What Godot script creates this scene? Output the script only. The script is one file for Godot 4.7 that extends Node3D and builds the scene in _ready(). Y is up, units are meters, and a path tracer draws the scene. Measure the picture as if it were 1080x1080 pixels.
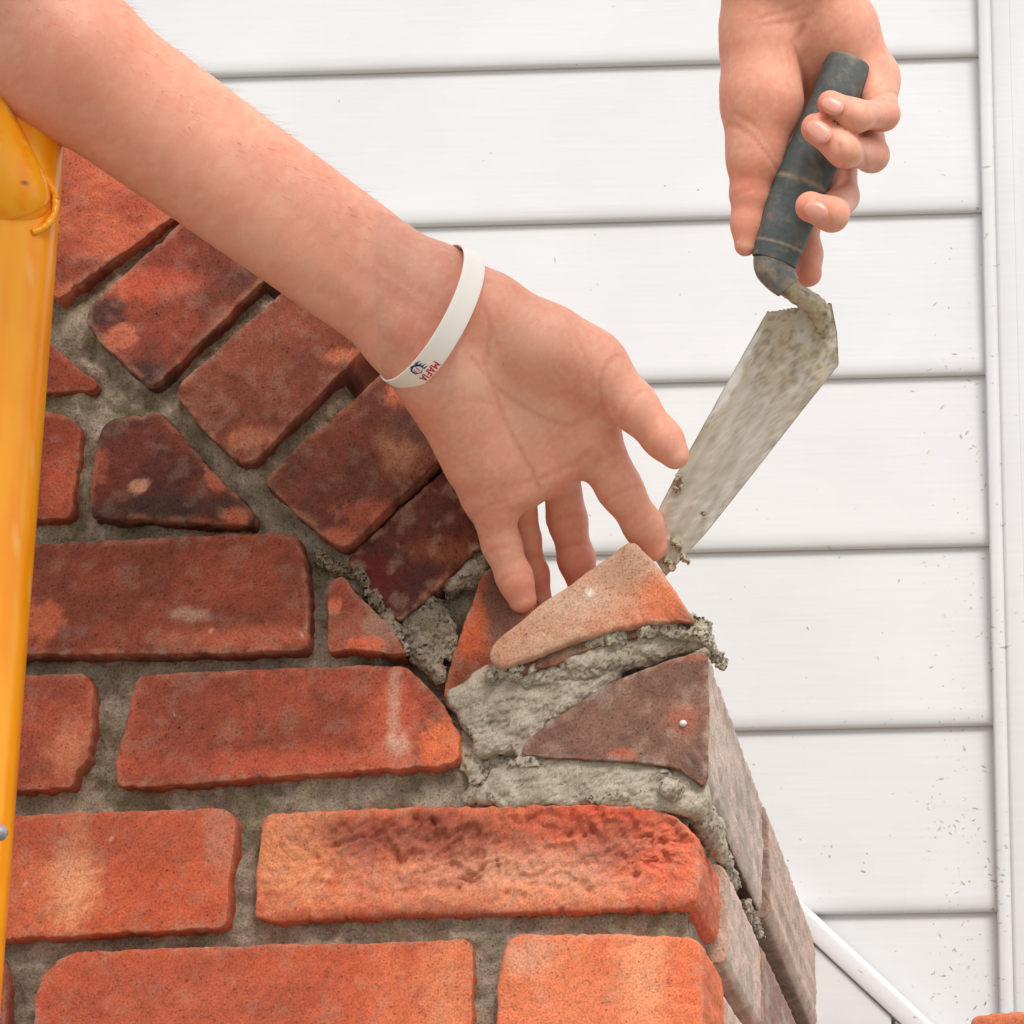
extends Node3D

# ---------- camera model: the photograph is 1080 wide; lens axis at pixel (940, 540) ----------
const F := 3345.0
const FAR_WALL := -0.9
const GROUND_Y := -2.4
var cam_pos: Vector3
var cam_basis: Basis
var nz := FastNoiseLite.new()       # fractal noise, coordinates scaled by the caller
var cells := FastNoiseLite.new()    # cellular noise for chips
var used := {}
var M := {}


func at(x: float, y: float, z: float) -> Vector3:
	var d := cam_basis * Vector3((x - 940.0) / F, -(y - 540.0) / F, -1.0)
	return cam_pos + d * ((z - cam_pos.z) / d.z)


func at_x(x: float, y: float, wx: float) -> Vector3:
	var d := cam_basis * Vector3((x - 940.0) / F, -(y - 540.0) / F, -1.0)
	return cam_pos + d * ((wx - cam_pos.x) / d.x)


func size_at(p: Vector3) -> float:  # metres covered by one photograph pixel at p
	return (p - cam_pos).dot(-cam_basis.z) / F


func J(x: float, y: float, z: float, r: float) -> Array:
	var p := at(x, y, z)
	return [p, r * size_at(p)]


# ---------- scene helpers ----------
func numbered(called: String, parent: Node) -> String:
	var key := "%d/%s" % [parent.get_instance_id(), called]
	var n: int = used.get(key, 0)
	used[key] = n + 1
	return called if n == 0 else "%s_%03d" % [called, n]


func thing(called: String, label: String, category: String, where := Vector3.ZERO, group := "") -> Node3D:
	var o := Node3D.new()
	o.name = numbered(called, self)
	add_child(o, true)
	o.position = where
	o.set_meta("label", label)
	o.set_meta("category", category)
	if group:
		o.set_meta("group", group)
	return o


func part(called: String, mesh: Mesh, mat: Material, parent: Node3D, label := "") -> MeshInstance3D:
	var o := MeshInstance3D.new()
	o.name = numbered(called, parent)
	o.mesh = mesh
	o.material_override = mat
	parent.add_child(o, true)
	var up: Node = parent
	while up is Node3D and up != self:
		o.position -= (up as Node3D).position
		up = up.get_parent()
	if label:
		o.set_meta("label", label)
	return o


func setting(called: String, mesh: Mesh, mat: Material) -> MeshInstance3D:
	var o := part(called, mesh, mat, self)
	o.set_meta("kind", "structure")
	return o


func build(v: PackedVector3Array, idx: PackedInt32Array, c := PackedColorArray(), uv := PackedVector2Array(), n := PackedVector3Array()) -> ArrayMesh:
	if n.is_empty():
		n.resize(v.size())
		for t in range(0, idx.size(), 3):
			var i := idx[t]
			var j := idx[t + 1]
			var k := idx[t + 2]
			var w := (v[k] - v[i]).cross(v[j] - v[i])
			n[i] += w
			n[j] += w
			n[k] += w
		for i in n.size():
			n[i] = n[i].normalized()
	var a := []
	a.resize(Mesh.ARRAY_MAX)
	a[Mesh.ARRAY_VERTEX] = v
	a[Mesh.ARRAY_NORMAL] = n
	a[Mesh.ARRAY_INDEX] = idx
	if c.size():
		a[Mesh.ARRAY_COLOR] = c
	if uv.size():
		a[Mesh.ARRAY_TEX_UV] = uv
	var m := ArrayMesh.new()
	m.add_surface_from_arrays(Mesh.PRIMITIVE_TRIANGLES, a)
	return m


func grid_index(rows: int, cols: int, flip := false) -> PackedInt32Array:
	var idx := PackedInt32Array()
	for r in rows - 1:
		for q in cols - 1:
			var i := r * cols + q
			if flip:
				idx.append_array([i, i + cols, i + 1, i + 1, i + cols, i + cols + 1])
			else:
				idx.append_array([i, i + 1, i + cols, i + 1, i + cols + 1, i + cols])
	return idx


func box(st: SurfaceTool, lo: Vector3, hi: Vector3, bevel := 0.0) -> void:
	# a box with chamfered edges, as flat faces
	var c := (lo + hi) / 2.0
	var h := (hi - lo) / 2.0
	var pts := []
	for axis in 3:
		for s in [-1.0, 1.0]:
			var q := []
			for uvs in [[-1, -1], [1, -1], [1, 1], [-1, 1]]:
				var p := Vector3.ZERO
				p[axis] = s * h[axis]
				p[(axis + 1) % 3] = uvs[0] * (h[(axis + 1) % 3] - bevel)
				p[(axis + 2) % 3] = uvs[1] * (h[(axis + 2) % 3] - bevel)
				q.append(c + p)
			pts.append(q)
			face(st, q if s < 0 else [q[3], q[2], q[1], q[0]])
	if bevel > 0.0:
		for axis in 3:
			for s in [-1.0, 1.0]:
				for s2 in [-1.0, 1.0]:
					var q := []
					for e in [-1.0, 1.0]:
						var p := Vector3.ZERO
						var b := (axis + 1) % 3
						var d := (axis + 2) % 3
						p[axis] = e * (h[axis] - bevel)
						var p1 := p
						p1[b] = s * h[b]
						p1[d] = s2 * (h[d] - bevel)
						var p2 := p
						p2[b] = s * (h[b] - bevel)
						p2[d] = s2 * h[d]
						q.append_array([c + p1, c + p2] if e < 0 else [c + p2, c + p1])
					face(st, q if s * s2 < 0 else [q[3], q[2], q[1], q[0]])
		for sx in [-1.0, 1.0]:
			for sy in [-1.0, 1.0]:
				for sz in [-1.0, 1.0]:
					var s3 := Vector3(sx, sy, sz)
					var a := c + s3 * Vector3(h.x, h.y - bevel, h.z - bevel)
					var b := c + s3 * Vector3(h.x - bevel, h.y, h.z - bevel)
					var d := c + s3 * Vector3(h.x - bevel, h.y - bevel, h.z)
					var q := [a, b, d] if sx * sy * sz < 0 else [a, d, b]
					face(st, q)


func face(st: SurfaceTool, q: Array) -> void:
	var n: Vector3 = ((q[2] - q[0]) as Vector3).cross(q[1] - q[0]).normalized()
	for k in range(1, q.size() - 1):
		for p in [q[0], q[k], q[k + 1]]:
			st.set_normal(n)
			st.add_vertex(p)


func start() -> SurfaceTool:
	var st := SurfaceTool.new()
	st.begin(Mesh.PRIMITIVE_TRIANGLES)
	return st


func sweep(path: PackedVector3Array, rad: PackedFloat32Array, seg: int, tint: Callable, squash := 1.0, side := Vector3.ZERO, bump := 0.0) -> ArrayMesh:
	# a tube of changing radius along a path, closed at both ends; squash flattens it across «side»
	var v := PackedVector3Array()
	var c := PackedColorArray()
	var n := path.size()
	var ref := side if side != Vector3.ZERO else Vector3(0.3, 0.2, 0.9)
	for i in n:
		var t := (path[mini(i + 1, n - 1)] - path[maxi(i - 1, 0)]).normalized()
		var b := (ref - t * ref.dot(t)).normalized()
		var s := t.cross(b)
		for k in seg:
			var a := TAU * k / seg
			var r := rad[i]
			var p := path[i] + (b * cos(a) * squash + s * sin(a)) * r
			if bump > 0.0:
				p += (p - path[i]).normalized() * nz.get_noise_3dv(p * 260.0) * bump
			v.append(p)
			c.append(tint.call(p, float(i) / (n - 1), a))
	var idx := PackedInt32Array()
	for i in n - 1:
		for k in seg:
			var p0 := i * seg + k
			var p1 := i * seg + (k + 1) % seg
			idx.append_array([p0, p0 + seg, p1, p1, p0 + seg, p1 + seg])
	for e in [0, n - 1]:
		var cc := v.size()
		v.append(path[e])
		c.append(c[e * seg])
		for k in seg:
			var p0: int = e * seg + k
			var p1: int = e * seg + (k + 1) % seg
			if e == 0:
				idx.append_array([cc, p0, p1])
			else:
				idx.append_array([cc, p1, p0])
	return build(v, idx, c)


func smooth_path(pts: Array, per: int) -> Array:  # [[Vector3, radius], ...] -> [path, radii], Catmull-Rom
	var path := PackedVector3Array()
	var rad := PackedFloat32Array()
	for i in pts.size() - 1:
		var p0: Array = pts[maxi(i - 1, 0)]
		var p1: Array = pts[i]
		var p2: Array = pts[i + 1]
		var p3: Array = pts[mini(i + 2, pts.size() - 1)]
		for k in per:
			var t := float(k) / per
			path.append((p1[0] as Vector3).cubic_interpolate(p2[0], p0[0], p3[0], t))
			rad.append(cubic_interpolate(p1[1], p2[1], p0[1], p3[1], t))
	path.append(pts[-1][0])
	rad.append(pts[-1][1])
	return [path, rad]


# ---------- distance fields of tapered bones, meshed as surface nets ----------
class Field:
	var A := PackedVector3Array()
	var D := PackedVector3Array()
	var I := PackedFloat32Array()
	var R := PackedFloat32Array()
	var S := PackedFloat32Array()
	var G := PackedInt32Array()
	var P := PackedByteArray()
	var kb := 0.02
	var kf := 0.006
	var kp := 0.012
	var kt := 0.0012
	var noise: FastNoiseLite
	var amp := 0.0
	var freq := 1.0
	var amp2 := 0.0
	var freq2 := 1.0
	var clip := 1e6

	func bone(a: Array, b: Array, g := 0, root := false) -> void:
		var d: Vector3 = b[0] - a[0]
		A.append(a[0])
		D.append(d)
		I.append(1.0 / maxf(d.length_squared(), 1e-9))
		R.append(a[1])
		S.append(b[1] - a[1])
		G.append(g)
		P.append(1 if root else 0)

	func chain(js: Array, g := 0) -> void:
		for i in js.size() - 1:
			bone(js[i], js[i + 1], g, i == 0)

	func one(i: int, p: Vector3) -> float:
		var q := p - A[i]
		var h := clampf(q.dot(D[i]) * I[i], 0.0, 1.0)
		return (q - D[i] * h).length() - R[i] - S[i] * h

	func dist(p: Vector3, list: PackedInt32Array) -> float:
		var body := 1e6
		var res := 1e6
		var cur := 1e6
		var g := 0
		for i in list:
			var q := p - A[i]
			var h := clampf(q.dot(D[i]) * I[i], 0.0, 1.0)
			var d := (q - D[i] * h).length() - R[i] - S[i] * h
			var gi := G[i]
			if gi == 0:
				var e := maxf(kb - absf(body - d), 0.0)
				body = minf(body, d) - e * e / (4.0 * kb)
			else:
				if gi != g:
					var e0 := maxf(kt - absf(res - cur), 0.0)
					res = minf(res, cur) - e0 * e0 / (4.0 * kt)
					cur = 1e6
					g = gi
				if P[i]:
					var e1 := maxf(kp - absf(body - d), 0.0)
					res = minf(res, minf(body, d) - e1 * e1 / (4.0 * kp))
				var e2 := maxf(kf - absf(cur - d), 0.0)
				cur = minf(cur, d) - e2 * e2 / (4.0 * kf)
		var e3 := maxf(kt - absf(res - cur), 0.0)
		res = minf(res, cur) - e3 * e3 / (4.0 * kt)
		res = minf(res, body)
		if clip < 1e5:   # a face pressed flat by the trowel
			var over := p.z - clip - noise.get_noise_3d(p.x * 40.0, p.y * 110.0, 1.0) * 0.0016 - noise.get_noise_3d((p.x + p.y) * 30.0, (p.y - p.x * 0.5) * 240.0, 4.0) * 0.0008
			var e4 := maxf(0.003 - absf(res - over), 0.0)
			res = maxf(res, over) + e4 * e4 / 0.012
		if amp > 0.0:
			res -= amp * noise.get_noise_3dv(p * freq) + amp2 * noise.get_noise_3dv(p * freq2)
		return res

	func near(p: Vector3, reach: float) -> PackedInt32Array:
		var list := PackedInt32Array()
		for i in A.size():
			if one(i, p) < reach:
				list.append(i)
		return list


func net(f: Field, lo: Vector3, hi: Vector3, cell: float, tint: Callable, shape: Callable, out: Array) -> void:
	# out = [vertices, normals, colours, indices]; shape(p, n) moves a finished vertex and its normal
	var all := PackedInt32Array(range(f.A.size()))
	var B := 4
	var bs := cell * B
	var nb := Vector3i(((hi - lo) / (bs * 2.0)).ceil()) * 2
	var half := bs * 0.5 * sqrt(3.0)
	var verts: PackedVector3Array = out[0]
	var norms: PackedVector3Array = out[1]
	var cols: PackedColorArray = out[2]
	var idx: PackedInt32Array = out[3]
	var ids := {}
	var values := {}
	var SX := nb.x * B + 4
	var SY := nb.y * B + 4
	var off: Array[int] = [0, 1, 5, 6, 25, 26, 30, 31]
	var wild := f.amp + f.amp2
	var sg := PackedByteArray()
	sg.resize(125)
	var h := cell * 0.35
	for cz in nb.z / 2:
		for cy in nb.y / 2:
			for cx in nb.x / 2:
				var big := lo + Vector3(cx * 2 + 1, cy * 2 + 1, cz * 2 + 1) * bs
				var db0 := f.dist(big, all)
				if absf(db0) > half * 2.2 + wild:
					continue
				var some := f.near(big, db0 + 4.6 * half + 1.6 * f.kb + wild * 2.0)
				for sub in 8:
					var bx := cx * 2 + (sub & 1)
					var by := cy * 2 + ((sub >> 1) & 1)
					var bz := cz * 2 + (sub >> 2)
					var o := lo + Vector3(bx, by, bz) * bs
					var mid := o + Vector3.ONE * bs * 0.5
					var dm := f.dist(mid, some)
					if absf(dm) > half * 1.15 + wild:
						continue
					var list := PackedInt32Array()
					var reach := dm + 2.3 * half + 1.6 * f.kb + wild * 2.0
					for q in some:
						if f.one(q, mid) < reach:
							list.append(q)
					var vals := PackedFloat32Array()
					vals.resize(125)
					var at_v := 0
					for k in 5:
						for j in 5:
							for i in 5:
								var dv := f.dist(o + Vector3(i, j, k) * cell, list)
								vals[at_v] = dv
								sg[at_v] = 1 if dv < 0.0 else 0
								at_v += 1
					values[Vector3i(bx, by, bz)] = vals
					for k in B:
						for j in B:
							for i in B:
								var base := i + j * 5 + k * 25
								var neg := sg[base] + sg[base + 1] + sg[base + 5] + sg[base + 6] + sg[base + 25] + sg[base + 26] + sg[base + 30] + sg[base + 31]
								if neg == 0 or neg == 8:
									continue
								var sum := Vector3.ZERO
								var cnt := 0
								for e in 12:
									var c0 := EDGE[e * 2]
									var c1 := EDGE[e * 2 + 1]
									var v0 := vals[base + off[c0]]
									var v1 := vals[base + off[c1]]
									if (v0 < 0.0) != (v1 < 0.0):
										sum += CORNER[c0].lerp(CORNER[c1], v0 / (v0 - v1))
										cnt += 1
								var p := o + (Vector3(i, j, k) + sum / cnt) * cell
								var dp := f.dist(p, list)
								var n := Vector3(f.dist(p + Vector3(h, 0, 0), list) - dp, f.dist(p + Vector3(0, h, 0), list) - dp, f.dist(p + Vector3(0, 0, h), list) - dp)
								n = n.normalized()
								p -= n * dp * 0.8
								var pn: Array = shape.call(p, n)
								p = pn[0]
								n = pn[1]
								ids[(bx * B + i) + SX * ((by * B + j) + SY * (bz * B + k))] = verts.size()
								verts.append(p)
								norms.append(n)
								cols.append(tint.call(p, n))
	for key: Vector3i in values:
		var vals: PackedFloat32Array = values[key]
		for k in B:
			for j in B:
				for i in B:
					var base := i + j * 5 + k * 25
					var s0 := vals[base] < 0.0
					var gx := key.x * B + i
					var gy := key.y * B + j
					var gz := key.z * B + k
					var me := gx + SX * (gy + SY * gz)
					for axis in 3:
						if (vals[base + STEP[axis]] < 0.0) == s0:
							continue
						var da := SX if axis == 0 else 1 if axis == 1 else 1
						var db := SX * SY if axis == 0 else SX * SY if axis == 1 else SX
						var quad: Array[int] = [me, me - da, me - da - db, me - db]
						var whole := true
						for e in 4:
							var id: int = ids.get(quad[e], -1)
							if id < 0:
								var ix := quad[e] % SX
								var iy := (quad[e] / SX) % SY
								var iz := quad[e] / (SX * SY)
								if ix >= nb.x * B or iy >= nb.y * B or iz >= nb.z * B or gx == 0 or gy == 0 or gz == 0:
									whole = false
									break
								# a cell that the search passed over: put its vertex on the surface
								var p := lo + Vector3(ix + 0.5, iy + 0.5, iz + 0.5) * cell
								var n := Vector3.ZERO
								for rep in 2:
									var dp := f.dist(p, all)
									n = Vector3(f.dist(p + Vector3(h, 0, 0), all) - dp, f.dist(p + Vector3(0, h, 0), all) - dp, f.dist(p + Vector3(0, 0, h), all) - dp).normalized()
									p -= n * clampf(dp, -cell, cell)
								id = verts.size()
								ids[quad[e]] = id
								verts.append(p)
								norms.append(n)
								cols.append(tint.call(p, n))
							quad[e] = id
						if not whole:
							continue
						var q0 := quad[0]
						var q1 := quad[1]
						var q2 := quad[2]
						var q3 := quad[3]
						var w := (verts[q2] - verts[q0]).cross(verts[q1] - verts[q0])
						if w.dot(norms[q0] + norms[q2]) > 0.0:
							idx.append_array([q0, q1, q2, q0, q2, q3])
						else:
							idx.append_array([q0, q2, q1, q0, q3, q2])
	out[0] = verts
	out[1] = norms
	out[2] = cols
	out[3] = idx


const EDGE: Array[int] = [0, 1, 2, 3, 4, 5, 6, 7, 0, 2, 1, 3, 4, 6, 5, 7, 0, 4, 1, 5, 2, 6, 3, 7]
const STEP: Array[int] = [1, 5, 25]
const CORNER: Array[Vector3] = [Vector3(0, 0, 0), Vector3(1, 0, 0), Vector3(0, 1, 0), Vector3(1, 1, 0), Vector3(0, 0, 1), Vector3(1, 0, 1), Vector3(0, 1, 1), Vector3(1, 1, 1)]


func fresh_out() -> Array:
	return [PackedVector3Array(), PackedVector3Array(), PackedColorArray(), PackedInt32Array()]


func out_mesh(o: Array) -> ArrayMesh:
	return build(o[0], o[3], o[2], PackedVector2Array(), o[1])


func n01(p: Vector3, f: float) -> float:
	return clampf(nz.get_noise_3dv(p * f) * 0.8 + 0.5, 0.0, 1.0)


# ---------- materials ----------
func noise_tex(size: int, frequency: float, oct: int, dark: Color, light: Color, seed_n: int, kind := FastNoiseLite.TYPE_SIMPLEX_SMOOTH, lo := 0.0, hi := 1.0) -> ImageTexture:
	var g := FastNoiseLite.new()
	g.noise_type = kind
	g.seed = seed_n
	g.frequency = frequency
	g.fractal_octaves = oct
	var im := g.get_seamless_image(size, size)
	im.convert(Image.FORMAT_RGB8)
	var raw := im.get_data()
	var table := PackedByteArray()
	table.resize(768)
	for i in 256:
		var t := clampf((i / 255.0 - lo) / (hi - lo), 0.0, 1.0)
		var c := dark.lerp(light, t)
		table[i * 3] = c.r8
		table[i * 3 + 1] = c.g8
		table[i * 3 + 2] = c.b8
	for i in range(0, raw.size(), 3):
		var t := raw[i] * 3
		raw[i] = table[t]
		raw[i + 1] = table[t + 1]
		raw[i + 2] = table[t + 2]
	return ImageTexture.create_from_image(Image.create_from_data(size, size, false, Image.FORMAT_RGB8, raw))


func sandy(size: int, specks: int, seed_n: int, ground: float, dark: float, light: float, rmin: float, rmax: float) -> Array:
	# sand grains and pits as [albedo, relief]: irregular dots strewn over an even ground, seamless
	var rng := RandomNumberGenerator.new()
	rng.seed = seed_n
	var g := FastNoiseLite.new()
	g.noise_type = FastNoiseLite.TYPE_SIMPLEX_SMOOTH
	g.seed = seed_n
	g.frequency = 0.06
	g.fractal_octaves = 4
	var im := g.get_seamless_image(size, size)
	im.convert(Image.FORMAT_RGB8)
	im.adjust_bcs(1.0, 0.2, 1.0)
	im.adjust_bcs(ground * 2.0, 1.0, 1.0)
	var hi := Image.create(size, size, false, Image.FORMAT_RGB8)
	hi.fill(Color(0.6, 0.6, 0.6))
	for k in specks:
		var x := rng.randi_range(0, size - 1)
		var y := rng.randi_range(0, size - 1)
		var r := rmin + (rmax - rmin) * pow(rng.randf(), 4.0)
		var pit := rng.randf() < 0.55
		var tone := lerpf(ground, dark if pit else light, 0.35 + 0.65 * rng.randf())
		var tall := lerpf(0.6, 0.05 if pit else 0.95, 0.3 + 0.7 * rng.randf())
		var ex := 0.7 + 0.6 * rng.randf()
		var n := int(ceil(r * 1.3))
		for j in range(-n, n + 1):
			for i in range(-n, n + 1):
				var e := (i * i * ex + j * j / ex) / (r * r)
				if e < 1.0:
					var px := posmod(x + i, size)
					var py := posmod(y + j, size)
					var a := minf(1.0, (1.0 - e) * 2.0)
					im.set_pixel(px, py, im.get_pixel(px, py).lerp(Color(tone, tone, tone), a))
					hi.set_pixel(px, py, hi.get_pixel(px, py).lerp(Color(tall, tall, tall), a))
	return [ImageTexture.create_from_image(im), ImageTexture.create_from_image(hi)]


func grainy(grain: Texture2D, relief: Texture2D, scale: float, depth_cm: float, rough: float, spec := 0.35) -> StandardMaterial3D:
	var m := StandardMaterial3D.new()
	m.vertex_color_use_as_albedo = true
	m.albedo_texture = grain
	m.uv1_triplanar = true
	m.uv1_world_triplanar = true
	m.uv1_scale = Vector3.ONE * scale
	m.roughness = rough
	m.metallic_specular = spec
	if relief:
		m.heightmap_enabled = true
		m.heightmap_texture = relief
		m.heightmap_scale = depth_cm
	return m


func make_materials() -> void:
	var g1 := noise_tex(512, 0.05, 5, Color(0.86, 0.85, 0.84), Color(1, 1, 1), 3, FastNoiseLite.TYPE_SIMPLEX_SMOOTH, 0.25, 0.6)
	var g2 := noise_tex(512, 0.035, 5, Color(0, 0, 0), Color(1, 1, 1), 5)
	var g3 := noise_tex(512, 0.09, 4, Color(0.74, 0.73, 0.71), Color(1, 1, 1), 8, FastNoiseLite.TYPE_SIMPLEX_SMOOTH, 0.2, 0.65)
	var g4 := noise_tex(512, 0.06, 5, Color(0, 0, 0), Color(1, 1, 1), 9)
	var s1 := noise_tex(512, 0.03, 4, Color(0.985, 0.97, 0.965), Color(1, 1, 1), 12, FastNoiseLite.TYPE_SIMPLEX_SMOOTH, 0.2, 0.7)
	var s2 := noise_tex(512, 0.06, 3, Color(0, 0, 0), Color(1, 1, 1), 14, FastNoiseLite.TYPE_CELLULAR)
	var sand_b := sandy(1024, 2400, 41, 0.95, 0.74, 1.0, 1.2, 8.0)
	var sand_m := sandy(1024, 12000, 42, 0.92, 0.68, 1.0, 1.6, 8.0)
	M.brick = grainy(sand_b[0], sand_b[1], 9.0, 0.05, 0.92)
	M.mortar = grainy(sand_m[0], sand_m[1], 9.0, 0.07, 0.97, 0.25)
	M.fresh = grainy(sand_b[0], sand_b[1], 13.0, 0.025, 0.6, 0.45)
	M.skin = grainy(s1, s2, 30.0, 0.009, 0.5, 0.45)
	M.skin.subsurf_scatter_enabled = true
	M.skin.subsurf_scatter_strength = 0.12
	M.nail = StandardMaterial3D.new()
	M.nail.albedo_color = Color(0.9, 0.64, 0.57)
	M.nail.roughness = 0.32
	M.paint = grainy(noise_tex(256, 0.02, 3, Color(0.97, 0.96, 0.94), Color(1, 1, 1), 21), noise_tex(256, 0.04, 4, Color(0, 0, 0), Color(1, 1, 1), 22), 6.0, 0.02, 0.24, 0.45)
	M.steel = grainy(g1, g4, 12.0, 0.012, 0.42, 0.5)
	M.steel.metallic = 0.05
	M.blade = StandardMaterial3D.new()
	M.blade.vertex_color_use_as_albedo = true
	M.blade.roughness = 0.4
	M.blade.metallic = 0.3
	M.rubber = grainy(noise_tex(256, 0.05, 4, Color(0.8, 0.8, 0.8), Color(1, 1, 1), 31), noise_tex(256, 0.08, 4, Color(0, 0, 0), Color(1, 1, 1), 32), 16.0, 0.02, 0.62, 0.45)
	M.band = StandardMaterial3D.new()
	M.band.albedo_color = Color(0.97, 0.955, 0.93)
	M.band.roughness = 0.6
	M.white = StandardMaterial3D.new()
	M.white.albedo_color = Color(0.88, 0.87, 0.85)
	M.white.roughness = 0.6
	M.hair = StandardMaterial3D.new()
	M.hair.albedo_color = Color(0.74, 0.56, 0.42)
	M.hair.roughness = 0.5
	M.ink = StandardMaterial3D.new()
	M.ink.vertex_color_use_as_albedo = true
	M.ink.roughness = 0.7
	M.plain = StandardMaterial3D.new()
	M.plain.vertex_color_use_as_albedo = true
	M.plain.roughness = 0.85
	M.ground = grainy(g3, g4, 0.9, 1.0, 0.95)
	M.cloth = grainy(g1, g4, 20.0, 0.04, 0.9)


func as_is(p: Vector3, n: Vector3) -> Array:
	return [p, n]


func _ready() -> void:
	# camera
	cam_basis = Basis(Vector3.UP, deg_to_rad(1.99)) * Basis(Vector3.RIGHT, deg_to_rad(17.46)) * Basis(Vector3.BACK, deg_to_rad(-0.7))
	var mid := cam_basis * Vector3((540.0 - 940.0) / F, 0.0, -1.0)
	cam_pos = mid * (1.65 / mid.z)
	var cam := Camera3D.new()
	cam.name = "camera"
	cam.projection = Camera3D.PROJECTION_FRUSTUM
	cam.near = 0.05
	cam.far = 400.0
	cam.size = 1080.0 / F * cam.near
	cam.frustum_offset = Vector2(-400.0 / F * cam.near, 0.0)
	add_child(cam)
	cam.transform = Transform3D(cam_basis, cam_pos)
	cam.current = true
	# sky, sun, exposure: a bright overcast day
	var sky := ProceduralSkyMaterial.new()
	sky.sky_top_color = Color(0.82, 0.83, 0.85)
	sky.sky_horizon_color = Color(0.90, 0.90, 0.90)
	sky.sky_curve = 0.2
	sky.ground_bottom_color = Color(0.4, 0.38, 0.35)
	sky.ground_horizon_color = Color(0.75, 0.74, 0.72)
	var env := Environment.new()
	env.background_mode = Environment.BG_SKY
	env.sky = Sky.new()
	env.sky.sky_material = sky
	env.tonemap_mode = Environment.TONE_MAPPER_LINEAR
	env.tonemap_exposure = 1.5
	env.sdfgi_enabled = true
	env.ssao_enabled = true
	env.ssil_enabled = true
	var we := WorldEnvironment.new()
	we.name = "world_environment"
	we.environment = env
	add_child(we)
	var sun := DirectionalLight3D.new()
	sun.name = "sun"
	sun.light_energy = 0.58
	sun.light_angular_distance = 22.0
	sun.light_color = Color(1.0, 0.98, 0.96)
	sun.shadow_enabled = true
	add_child(sun)
	sun.look_at_from_position(Vector3(0.5, 1.5, 1.35), Vector3.ZERO)

	nz.noise_type = FastNoiseLite.TYPE_SIMPLEX_SMOOTH
	nz.seed = 11
	nz.frequency = 1.0
	nz.fractal_octaves = 3
	cells.noise_type = FastNoiseLite.TYPE_CELLULAR
	cells.cellular_return_type = FastNoiseLite.RETURN_DISTANCE
	cells.seed = 5
	cells.frequency = 1.0
	make_materials()

	# the setting
	var gv := PackedVector3Array()
	var gc := PackedColorArray()
	for r in 24:
		for q in 24:
			var s := 0.06 * pow(1.5, absf(q - 11.5)) * signf(q - 11.5)
			var t := 0.06 * pow(1.5, absf(r - 11.5)) * signf(r - 11.5)
			gv.append(Vector3(s * 20.0, GROUND_Y, t * 20.0))
			gc.append(lin(178, 172, 162).lerp(lin(160, 156, 142), n01(Vector3(s, t, 0), 1.3)))
	setting("ground", build(gv, grid_index(24, 24), gc), M.ground)
	build_house()
	build_chimney()
	build_cut_brick()
	build_far_brick()
	build_scaffold()
	build_trowel()
	build_person()


# ---------- siding ----------
func siding_textures() -> void:
	var rng := RandomNumberGenerator.new()
	rng.seed = 77
	var S := 2048
	var g := FastNoiseLite.new()
	g.noise_type = FastNoiseLite.TYPE_SIMPLEX_SMOOTH
	g.frequency = 0.012
	g.fractal_octaves = 3
	g.seed = 4
	var im := g.get_image(S / 4, S / 4)
	im.resize(S, S, Image.INTERPOLATE_BILINEAR)
	im.convert(Image.FORMAT_RGB8)
	var raw := im.get_data()
	for i in range(0, raw.size(), 3):   # soft, faint soiling of the vinyl
		var t := raw[i] / 255.0
		raw[i] = int(211 + 6 * t)
		raw[i + 1] = int(211 + 6 * t)
		raw[i + 2] = int(212 + 6 * t)
	im = Image.create_from_data(S, S, false, Image.FORMAT_RGB8, raw)
	# bits of mortar, leaf and dirt stuck to the wall: denser low down and by the corner trim
	for k in 1500:
		var x := rng.randf()
		var y := pow(rng.randf(), 0.45)
		if k % 5 == 0:
			x = 0.93 + rng.randf() * 0.06
			y = pow(rng.randf(), 0.35)
		elif rng.randf() > 0.25 + 0.9 * y * y:
			continue
		var big := rng.randf()
		var len := 0.8 + 4.2 * big * big * big * big * big
		var wid := 0.7 + 0.9 * rng.randf()
		var ang := 0.45 + rng.randfn(0.0, 0.9)
		var tone := Color(0.52, 0.46, 0.4).lerp(Color(0.72, 0.69, 0.65), rng.randf())
		if rng.randf() < 0.12:
			tone = Color(0.42, 0.4, 0.25)
		var r := int(len + 3)
		for dy in range(-r, r + 1):
			for dx in range(-r, r + 1):
				var u := dx * cos(ang) + dy * sin(ang)
				var w := -dx * sin(ang) + dy * cos(ang) + 0.12 * u * sin(float(k))
				var e := (u / len) * (u / len) + (w / wid) * (w / wid)
				var a := clampf(1.5 - e + nz.get_noise_2d(dx * 4.0 + k * 9.0, dy * 4.0) * 2.2, 0.0, 1.0) * (0.25 + 0.5 * big)
				if a <= 0.0 or e > 2.5:
					continue
				var px := posmod(int(x * S) + dx, S)
				var py := clampi(int(y * S) + dy, 0, S - 1)
				im.set_pixel(px, py, im.get_pixel(px, py).lerp(tone, a))
	M.siding = StandardMaterial3D.new()
	M.siding.albedo_texture = ImageTexture.create_from_image(im)
	M.siding.roughness = 0.48
	M.siding.metallic_specular = 0.4
	var h := FastNoiseLite.new()
	h.noise_type = FastNoiseLite.TYPE_SIMPLEX_SMOOTH
	h.frequency = 0.16
	h.fractal_octaves = 3
	h.seed = 19
	var grain := h.get_image(64, 1024)
	grain.resize(1024, 1024, Image.INTERPOLATE_CUBIC)
	M.siding.heightmap_enabled = true
	M.siding.heightmap_texture = ImageTexture.create_from_image(grain)
	M.siding.heightmap_scale = 0.010


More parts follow.
